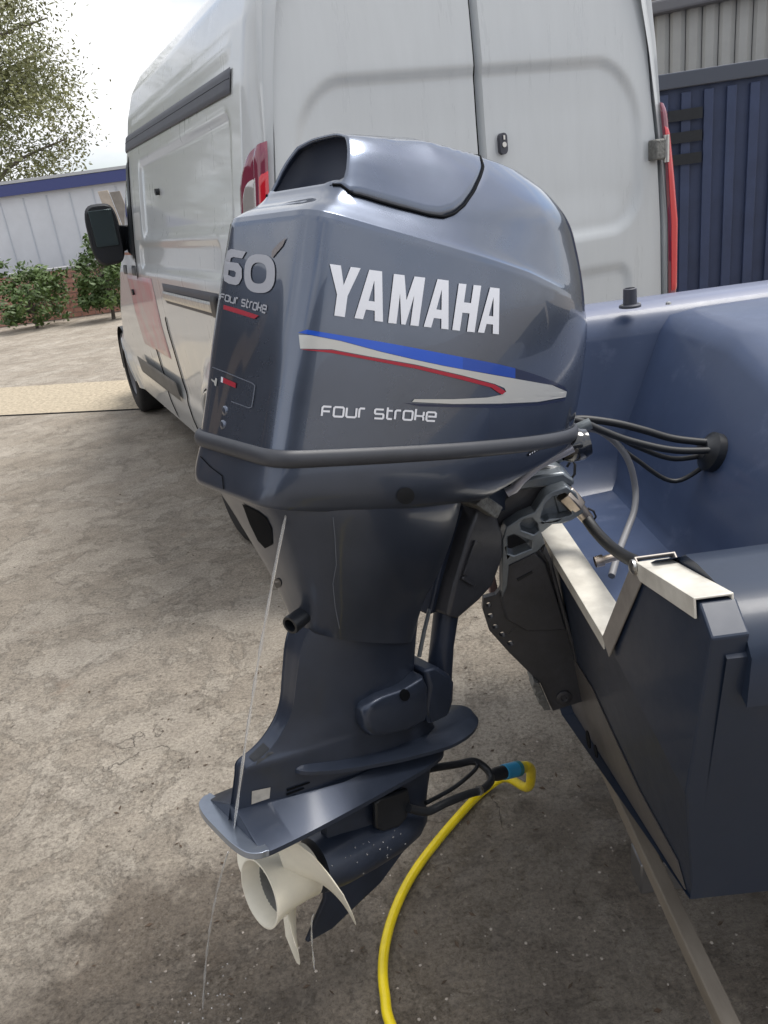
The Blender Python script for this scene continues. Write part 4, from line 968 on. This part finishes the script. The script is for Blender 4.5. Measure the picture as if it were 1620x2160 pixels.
# drain bung in the well
MB().lathe(bl(on_x(1255, 1186, .392)), (1, 0, .15), [(0, .011), (.016, .012), (.017, .008), (.05, .008), (.052, 0)], 14, False).build('drain_bung', M['brass'], boat)
trl = thing('boat_trailer', 'weathered boat trailer beam and rails under the blue boat', 'trailer', Matrix.Translation(BO))
MB().hexa([bl(q) for q in ((.402, CY + .75, .325), (.402, .62, .325), (.43, .62, .325), (.43, CY + .75, .325), (.402, CY + .75, .362), (.402, .62, .362), (.43, .62, .362), (.43, CY + .75, .362))]).build('cross_beam', M['timber'], trl, bevel=.003)
MB().prism([[bl(q) for q in ((.431, 1.50, .364), (.431, 1.085, .364), (.431, 1.085, .50), (.431, 1.3, .47))]], (.006, 0, 0)).build('backing_plate', mat('plate grey', (.27, .25, .225), .7, var=.15, vscale=12), trl, smooth=0)
for y in (1.16, 2.04):
    MB().box(bl((2.4, y, .285)), (2.0, .03, .038)).build('rail', M['rim'], trl, bevel=.004)
    MB().box(bl((2.3, y, .40)), (1.4, .03, .072)).build('bunk', M['timber'], trl, bevel=.004)
for y in (.76, 2.44):
    tw = MB().lathe(bl((2.9, y - .08, .26)), (0, 1, 0), [(0, .14), (0, .23), (.02, .26), (.14, .26), (.16, .23), (.16, .14)], 40, False).build('wheel', M['tyre'], trl)
    MB().lathe(bl((2.9, y - .08, .26)), (0, 1, 0), [(.01, .145), (.03, .10), (.13, .10), (.15, .145)], 24).build('rim', M['rim'], tw)
MB().box(bl((2.9, CY, .26)), (.03, .84, .03)).build('axle', M['rim'], trl)
MB().box(bl((5.2, CY, .285)), (.9, .04, .038)).build('drawbar', M['rim'], trl, bevel=.004)
MB().tube([bl((6.0, CY, .28)), bl((6.0, CY, .02))], .025, 12).build('jockey_leg', M['rim'], trl)

# ------------------------------------------------------------------ cables and hoses at the stern
def cable(name, label, pts, r, m_, cat='cable', grp=None, n=8):
    P = catmull([Vector(p) for p in pts], n); o_ = P[0].copy()
    mb = MB().tube([q - o_ for q in P], r, 12); ob = mb.build(name, m_, None, smooth=70); ob.location = o_
    return tag(ob, label, cat, grp)
yc = 1.66
MB().lathe(bl((.748, 1.66, .95)), (-.9, 0, .38), [(-.02, .045), (.004, .045), (.010, .034), (.022, .024), (.024, 0)], 20, False).build('cable_boot', M['black'], boat, smooth=40)
cable('control_cable', 'thick black control cable running topmost from cowl to boat', [on_y(1196, 886, yc), on_y(1235, 884, yc), on_y(1300, 893, yc), on_y(1360, 908, yc), on_y(1425, 926, yc), Vector((.775, 1.66, .965))], .0085, M['cable'])
cable('control_cable', 'black cable with a long highlight just beneath the topmost cable', [on_y(1196, 882, yc - .03), on_y(1228, 890, yc - .03), on_y(1270, 908, yc - .03), on_y(1330, 930, yc - .03), on_y(1425, 950, yc - .03), Vector((.775, 1.645, .955))], .008, M['cable'])
cable('battery_lead', 'thin black lead in the middle of the cable bunch', [on_y(1225, 896, yc), on_y(1262, 903, yc), on_y(1310, 925, yc), on_y(1350, 945, yc), on_y(1425, 968, yc), Vector((.775, 1.665, .945))], .006, M['cable'])
cable('battery_lead', 'lowest thin black lead sagging across the blue well', [on_y(1222, 898, yc + .02), on_y(1255, 905, yc + .02), on_y(1292, 930, yc + .02), on_y(1340, 968, yc + .02), on_y(1425, 1015, yc + .02), Vector((.775, 1.675, .935))], .0055, M['cable'])
cable('fuel_hose', 'grey hose curving down from the cable bunch into the well', [on_y(1228, 905, yc), on_y(1262, 908, yc), on_y(1300, 935, yc), on_y(1327, 975, yc), on_y(1340, 1030, yc), on_y(1338, 1075, yc - .03), on_y(1322, 1120, yc - .08), on_y(1305, 1165, yc - .15), on_y(1290, 1215, yc - .22)], .0075, M['cablegrey'], 'hose')
cable('steering_cable', 'thick black steering cable from brass nut to the transom corner', [on_y(1236, 1092, 1.44), on_y(1256, 1120, 1.40), on_y(1285, 1150, 1.33), on_y(1315, 1172, 1.25), on_y(1338, 1184, 1.17), on_y(1356, 1196, 1.12)], .0115, M['cable'])

# ------------------------------------------------------------------ flushing muffs, fitting and yellow hose
mf = thing('flushing_muffs', 'black rubber flushing earmuffs clamped on the gearcase intake', 'flush muffs', Matrix.Translation(MM @ fsu((-.12, .04, -.03))))
mo = MM @ fsu((-.12, .04, -.03))
def ml(q): return (MM @ fsu(q)) - mo
nS = MS
for sg in (1, -1):
    cup = [ml(Vector((mloc(x, y, .040).x, sg * .034, mloc(x, y, .040).z))) for x, y in ((789, 1692), (800, 1682), (832, 1672), (858, 1662), (862, 1690), (856, 1722), (838, 1742), (806, 1752), (790, 1745))]
    MB().prism([cup], nS * (sg * .011)).build('rubber_cup', M['black'], mf, smooth=40, bevel=.004)
arm = [Vector((-.10, .050, -.045))] + [mloc(900, 1712, .052), mloc(940, 1694, .050), mloc(985, 1676, .045), mloc(1018, 1665, .034), mloc(1036, 1645, .012), mloc(1026, 1622, -.012), mloc(1000, 1606, -.034), mloc(965, 1612, -.045), mloc(905, 1622, -.052)] + [Vector((-.02, -.052, -.06)), Vector((-.10, -.050, -.045))]
MB().tube([ml(q) for q in catmull(arm, 6)], .0085, 12).build('spring_arm', M['black'], mf, smooth=70)
MB().tube([ml(q) for q in catmull([mloc(898, 1694, .03), mloc(950, 1666, .02), mloc(985, 1640, .0), mloc(1006, 1618, -.02), mloc(1002, 1606, -.03)], 6)], .0045, 10).build('feed_tube', M['black'], mf, smooth=70)
MB().tube([ml(mloc(1008, 1668, .04)), ml(mloc(1012, 1667, .039))], .0105, 14).build('clip_ring', M['steel'], mf)
c0, c1 = MM @ fsu(mloc(1034, 1636, 0)), MM @ fsu(mloc(1098, 1620, 0)); cdv = (c1 - c0); cl = cdv.length
ft = thing('hose_connector', 'black and blue snap hose connector on the flushing muffs', 'hose fitting', Matrix.Translation(c0))
MB().lathe((0, 0, 0), cdv, [(0, .008), (0, .012), (cl * .12, .014), (cl * .2, .0155), (cl * .42, .0155), (cl * .44, .013)], 20, False).build('threaded_tap', M['black'], ft, smooth=30)
MB().lathe((0, 0, 0), cdv, [(cl * .42, .012), (cl * .43, .017), (cl * .5, .0175), (cl * .82, .0175), (cl * .84, .016)], 24, False).build('snap_collar', M['hoseblue'], ft, smooth=30)
MB().lathe((0, 0, 0), cdv, [(cl * .82, .0165), (cl * .86, .018), (cl * .93, .018), (cl * .95, .013)], 24, False).build('locking_ring', mat('teal ring', (.03, .16, .18), .4), ft, smooth=30)
MB().lathe((0, 0, 0), cdv, [(cl * .93, .014), (cl * 1.1, .0135), (cl * 1.12, .011)], 20, False).build('hose_tail', mat('yellow nut', (.58, .46, .03), .45), ft, smooth=30)
c2_ = c1 + cdv.normalized() * .014
gz = .0125
hp = [c1 + cdv.normalized() * .004, c2_ + cdv.normalized() * .012, c2_ + cdv.normalized() * .03 + Vector((.0, .018, -.035)), Vector((c2_.x + .02, c2_.y + .10, .15)), Vector((.235, 1.735, .045)), Vector((.175, 1.735, gz))]
hp += [on_z(x, y, gz) for x, y in ((985, 1702), (930, 1765), (880, 1830), (845, 1892), (820, 1960), (808, 2030), (812, 2100), (832, 2180))] + [Vector((-.02, .85, gz)), Vector((.25, .45, gz)), Vector((.8, .1, gz))]
cable('yellow_hose', 'yellow garden hose curving across the wet concrete', hp, .0115, M['hose'], 'hose', None, 10)

# ------------------------------------------------------------------ water
wat = mat('water', (.96, .96, .95), .06, trans=.75, ior=1.33)
wj = thing('telltale_jet', 'thin clear jet of cooling water falling from the cowl', 'water jet')
h = ap_bvh.ray_cast(MI @ CAM, (MI.to_3x3() @ ray(603, 1086)).normalized())
P0 = MM @ (h[0] if h[0] else fsu(mloc(603, 1086, .13)))
P1 = MM @ fsu((-.462, .02, .052))
wj.location = P0
def jet(a_, b__, n=26, vz0=0.0, r0=.0032, r1=.0042):
    T = (vz0 + math.sqrt(vz0 * vz0 + 2 * 9.81 * max(.001, a_.z - b__.z))) / 9.81
    o_, rd = [], []
    for k in range(n + 1):
        t = T * k / n; q = a_ + Vector(((b__.x - a_.x) * t / T, (b__.y - a_.y) * t / T, vz0 * t - 4.905 * t * t)); o_.append(q - P0)
        rd.append(lerp(r0, r1, k / n) * (1 + (.15 + .45 * k / n) * math.sin(k * 1.9) * .8 + .15 * math.sin(k * 4.1)) * (.6 if k in (0, n) else 1))
    return o_, rd
p_, r_ = jet(P0, P1, 26, -4.0, .0022, .0020); MB().tube(p_, r_, 10).build('upper_jet', wat, wj, smooth=80)
P2 = MM @ fsu((-.487, .045, .036)); P3 = on_z(428, 2130, .003)
p_, r_ = jet(P2, P3, 22, -3.0, .0018, .0022); MB().tube(p_, r_, 10).build('lower_run', wat, wj, smooth=80)
p_, r_ = jet(MM @ fsu((-.345, .085, -.13)), MM @ fsu((-.335, .075, -.26)), 12, 0, .0010, .0016); MB().tube(p_, r_, 8).build('blade_drip', wat, wj, smooth=80)
dm = MB()
def drop(c_, r):
    for k in range(1):
        n = 8; prof_ = [(-r, 0.0001), (-.7 * r, .7 * r), (0, r), (.7 * r, .7 * r), (r, .0001)]
        dm.lathe(c_, (0, 0, 1), prof_, n, False)
gear_mb = MB(); gear_mb.v = [fsu(q) for q in gs_mb.v]; gear_mb.f = list(gs_mb.f); gear_mb.add(tor_mb.v, tor_mb.f); gear_bvh = BVHTree.FromPolygons(gear_mb.v, gear_mb.f)
for i in range(40):
    px, py = (rng.gauss(822, 22), rng.gauss(1770, 34)) if i % 3 else (rng.gauss(740, 40), rng.gauss(1830, 30))
    h = gear_bvh.ray_cast(MI @ CAM, (MI.to_3x3() @ ray(px, py)).normalized())
    if h[0] is not None: drop(MM @ h[0], rng.uniform(.0007, .0018))
for i in range(30):
    drop(P3 + Vector((rng.gauss(0, .05), rng.gauss(0, .05), abs(rng.gauss(0, .02)))), rng.uniform(.001, .0025))
ob = dm.build('water_drops', wat, None, smooth=80, kind='stuff'); tag(ob, 'scattered water drops on the gearcase and the ground', 'water')

# ------------------------------------------------------------------ background
def leaf_mat(name, c, c2):
    m = mat(name, c, .55, var=0, c2=c2, vscale=1.1, detail=3); t = m.node_tree; b = t.nodes['Principled BSDF']
    b.inputs['Subsurface Weight'].default_value = 0
    return m
M['leaf'] = leaf_mat('tree leaves', (.16, .16, .045), (.075, .088, .03))
M['leaf2'] = leaf_mat('shrub leaves', (.10, .16, .035), (.04, .075, .02))
M['bark'] = mat('bark', (.10, .085, .07), .9, var=.3, vscale=9)
def tree(name, label, base, ht, rx, n, leaf, m_, seed, cz=.62, rz=.36, group=None):
    rr = random.Random(seed); base = Vector(base); t = thing(name, label, 'tree' if ht > 2 else 'shrub', Matrix.Translation(base), group)
    tb = MB(); tips = []
    tb.tube(catmull([(0, 0, 0), (.02 * ht, 0, ht * .2), (0, .02 * ht, ht * .42), (.01 * ht, 0, ht * .7)], 4), [lerp(.028 * ht, .008 * ht, k / 12) for k in range(13)], 8)
    for k in range(26):
        a_ = rr.uniform(0, 6.28); z0 = ht * rr.uniform(.22, .62); e = Vector((math.cos(a_) * rx * rr.uniform(.4, .95), math.sin(a_) * rx * rr.uniform(.4, .95), ht * (cz + rr.uniform(-rz, rz) * .8)))
        mid = Vector((e.x * .45, e.y * .45, lerp(z0, e.z, .55) + .04 * ht)); P = catmull([(0, 0, z0), mid, e], 4)
        tb.tube(P, [lerp(.011 * ht, .002 * ht, i / (len(P) - 1)) for i in range(len(P))], 5); tips += [e, lerp(mid, e, .5)]
    tb.build('trunk', M['bark'], t)
    cl_ = [q + Vector((rr.gauss(0, .1 * rx), rr.gauss(0, .1 * rx), rr.gauss(0, .06 * ht))) for q in tips]
    for k in range(30):
        a_, b__ = rr.uniform(0, 6.28), math.acos(rr.uniform(-1, 1)); cl_.append(Vector((math.cos(a_) * math.sin(b__) * rx * .9, math.sin(a_) * math.sin(b__) * rx * .9, ht * cz + math.cos(b__) * ht * rz)))
    mb = MB()
    for k in range(n):
        c_ = rr.choice(cl_); q = c_ + Vector((rr.gauss(0, .105 * rx), rr.gauss(0, .105 * rx), rr.gauss(0, .038 * ht)))
        d = Vector((rr.gauss(0, 1), rr.gauss(0, 1), rr.gauss(0, .7))).normalized(); s_ = leaf * rr.uniform(.6, 1.4); p = d.orthogonal().normalized() * s_ * .42
        mb.add([q - d * s_, q + p, q + d * s_, q - p], [(0, 1, 2, 3)])
    mb.build('crown', m_, t, smooth=0, fix=False); return t
tree('broadleaf_tree', 'olive green tree rising behind the white shed on the left', (-11.0, 25, 0), 9.2, 4.1, 30000, .062, M['leaf'], 3)
tree('broadleaf_tree', 'taller sparse tree at the far left edge beyond the shed', (-20.5, 34, 0), 12, 4.8, 16000, .09, M['leaf'], 5)
tree('green_shrub', 'bright green bushy shrub beside the van front wheel', (-4.80, 16.1, 0), 1.5, .55, 4200, .05, M['leaf2'], 8, .58, .42)
tree('green_shrub', 'low green shrub left of the bushy one by the brick wall', (-6.4, 16.3, 0), 1.2, .7, 3200, .05, M['leaf2'], 9, .55, .45)
# white shed with blue fascia
sh = thing('white_shed', 'pale shed with blue fascia board behind the tree and van', 'shed', Matrix.Translation((-9, 21, 0)))
MB().box((0, 0, 1.3), (6.5, 2.5, 1.3)).build('wall', mat('shed wall', (.62, .64, .68), .7, var=.06, vscale=2), sh, smooth=0)
for k in range(26): MB().box((-6.3 + k * .5, -2.505, 1.25), (.012, .012, 1.25)).build('cladding_rib', mat('rib', (.52, .55, .6), .7) if k == 0 else bpy.data.materials['rib'], sh, smooth=0)
MB().box((0, -2.58, 2.68), (6.7, .06, .11)).build('fascia', mat('fascia blue', (.05, .065, .20), .5), sh, smooth=0)
MB().hexa([Vector(q) for q in ((-6.7, -2.65, 2.80), (6.7, -2.65, 2.80), (6.7, 2.7, 3.05), (-6.7, 2.7, 3.05), (-6.7, -2.65, 2.86), (6.7, -2.65, 2.86), (6.7, 2.7, 3.11), (-6.7, 2.7, 3.11))]).build('roof', mat('shed roof', (.45, .46, .48), .6), sh, smooth=0)
MB().box((-3.5, -2.54, 1.0), (.5, .04, 1.0)).build('door', mat('shed door', (.14, .17, .25), .5), sh, smooth=0)
# low brick wall
bw = thing('brick_wall', 'low pinkish brick wall behind the shrubs', 'wall', Matrix.Translation((-7.6, 17.6, 0)))
MB().box((0, 0, .5), (3.0, .1, .5)).build('mortar', mat('mortar', (.42, .36, .32), .9), bw, smooth=0)
bm_ = mat('pink brick', (.42, .22, .17), .85, var=.25, vscale=3); base_b = None
for r in range(10):
    for k in range(20):
        x = -2.9 + k * .3 + (.15 if r % 2 else 0)
        if x > 2.9: continue
        if base_b is None: base_b = MB().box((0, 0, 0), (.14, .012, .042)).build('brick', bm_, bw, smooth=0); ob = base_b
        else: ob = base_b.copy(); col.objects.link(ob)
        ob.parent = bw; ob.location = (x, -.105 + rng.uniform(-.002, .002), .06 + r * .1)
MB().box((0, 0, 1.02), (3.05, .14, .03)).build('coping', M['concwall'], bw, smooth=0, bevel=.01)
# leaning boards behind the van mirror
lb = thing('leaning_boards', 'pale weathered boards propped upright behind the van mirror', 'boards', Matrix.Translation((-3.12, 12.3, 0)))
for k, (dx, hh) in enumerate(((0, 2.16), (.17, 2.13))):
    MB().hexa([Vector(q) for q in ((dx, 0, 0), (dx + .15, 0, 0), (dx + .15, .03, 0), (dx, .03, 0), (dx - .42, .3, hh), (dx - .27, .3, hh), (dx - .27, .33, hh), (dx - .42, .33, hh))]).build('board', mat('grey board', (.40, .35, .30), .85, var=.2, vscale=6) if k == 0 else mat('dark board', (.22, .20, .18), .85, var=.2, vscale=6), lb, smooth=0, bevel=.004)
# clad building on the right
cbd = thing('clad_building', 'tall grey brown corrugated building beyond the van on the right', 'building', Matrix.Translation((6.93, 11.07, 0)) @ Matrix.Rotation(R_(-30), 4, 'Z'))
clad = [mat('cladding brown', (.215, .195, .18), .7, var=.1, vscale=2), mat('cladding grey', (.36, .36, .345), .7, var=.08, vscale=2)]
for k in range(50):
    x = -5.2 + k * .21
    MB().hexa([Vector(q) for q in ((x, 0, 0), (x + .20, 0, 0), (x + .15, -.05, 0), (x + .05, -.05, 0), (x, 0, 3.4), (x + .20, 0, 3.4), (x + .15, -.05, 3.4), (x + .05, -.05, 3.4))]).build('cladding_panel', clad[0] if k < 12 else clad[1], cbd, smooth=0)
MB().box((0, 3.0, 1.71), (5.3, 2.95, 1.70)).build('wall', clad[1], cbd, smooth=0)
MB().box((0, -.12, 3.48), (5.5, .13, .08)).build('gutter', mat('gutter grey', (.13, .13, .14), .6), cbd, smooth=0, bevel=.03)
MB().hexa([Vector(q) for q in ((-5.5, 0, 3.56), (5.5, 0, 3.56), (5.5, 6.1, 3.9), (-5.5, 6.1, 3.9), (-5.5, 0, 3.62), (5.5, 0, 3.62), (5.5, 6.1, 3.96), (-5.5, 6.1, 3.96))]).build('roof', clad[0], cbd, smooth=0)
# blue steel container
ct = thing('steel_container', 'dark blue steel container with ribbed sides right of the van', 'container', Matrix.Translation((4.28, 8.3, 0)) @ Matrix.Rotation(R_(-12), 4, 'Z'))
cbm = mat('container blue', (.030, .045, .10), .5, var=.2, vscale=3); cgm = mat('container grey', (.075, .085, .11), .5, .3)
MB().box((0, 1.5, 1.17), (1.15, 1.5, 1.08)).build('shell', cbm, ct, smooth=0)
for k in range(11): MB().box((-1.05 + k * .21, -.02, 1.15), (.045, .03, 1.0)).build('rib', cbm, ct, smooth=0, bevel=.008)
for z in (.08, 2.26): MB().box((0, -.01, z), (1.2, .07, .07)).build('rail', cgm, ct, smooth=0, bevel=.01)
for x in (-1.17, 1.17): MB().box((x, .0, 1.17), (.06, .075, 1.15)).build('corner_post', cbm, ct, smooth=0, bevel=.01)
for z in (1.55, 1.75, 1.95): MB().box((-.85, -.065, z), (.16, .01, .05)).build('vent_grille', M['black'], ct, smooth=0)
# two plain buildings added out of view for the glossy cowl to reflect
ws = thing('unseen_workshop', 'unseen dark building with brown posts added for the glossy cowl to mirror', 'building', Matrix.Translation((-7.2, 3.0, 0)) @ Matrix.Rotation(R_(75), 4, 'Z'))
MB().box((0, 2, 1.9), (5.0, 2, 1.9)).build('wall', mat('dark cladding', (.045, .05, .065), .8, var=.2, vscale=2), ws, smooth=0)
for k in range(9): MB().box((-4.6 + k * 1.15, -.06, 1.9), (.07, .05, 1.9)).build('post', mat('brown post', (.30, .22, .15), .8) if k == 0 else bpy.data.materials['brown post'], ws, smooth=0)
MB().box((0, 1.9, 3.85), (5.3, 2.4, .05)).build('roof', M['vangrey'], ws, smooth=0)
ws2 = thing('unseen_grey_workshop', 'unseen grey building with tall doors added for the cowl corner to mirror', 'building', Matrix.Translation((.5, -8.5, 0)) @ Matrix.Rotation(R_(180), 4, 'Z'))
MB().box((0, 2, 2.0), (6.0, 2, 2.0)).build('wall', mat('grey cladding', (.11, .12, .14), .8, var=.2, vscale=2), ws2, smooth=0)
for x in (-3.4, .2, 3.6): MB().box((x, -.03, 1.5), (1.1, .04, 1.5)).build('door', mat('door dark', (.035, .045, .07), .4) if x < -3 else bpy.data.materials['door dark'], ws2, smooth=0)
for x in (-1.6, 2.0): MB().box((x, -.03, 2.0), (.45, .04, .5)).build('window', M['glass'], ws2, smooth=0)
MB().box((0, 1.9, 4.05), (6.3, 2.4, .05)).build('roof', M['vangrey'], ws2, smooth=0)

scene.cycles.max_bounces = 8
scene.cycles.use_denoising = True
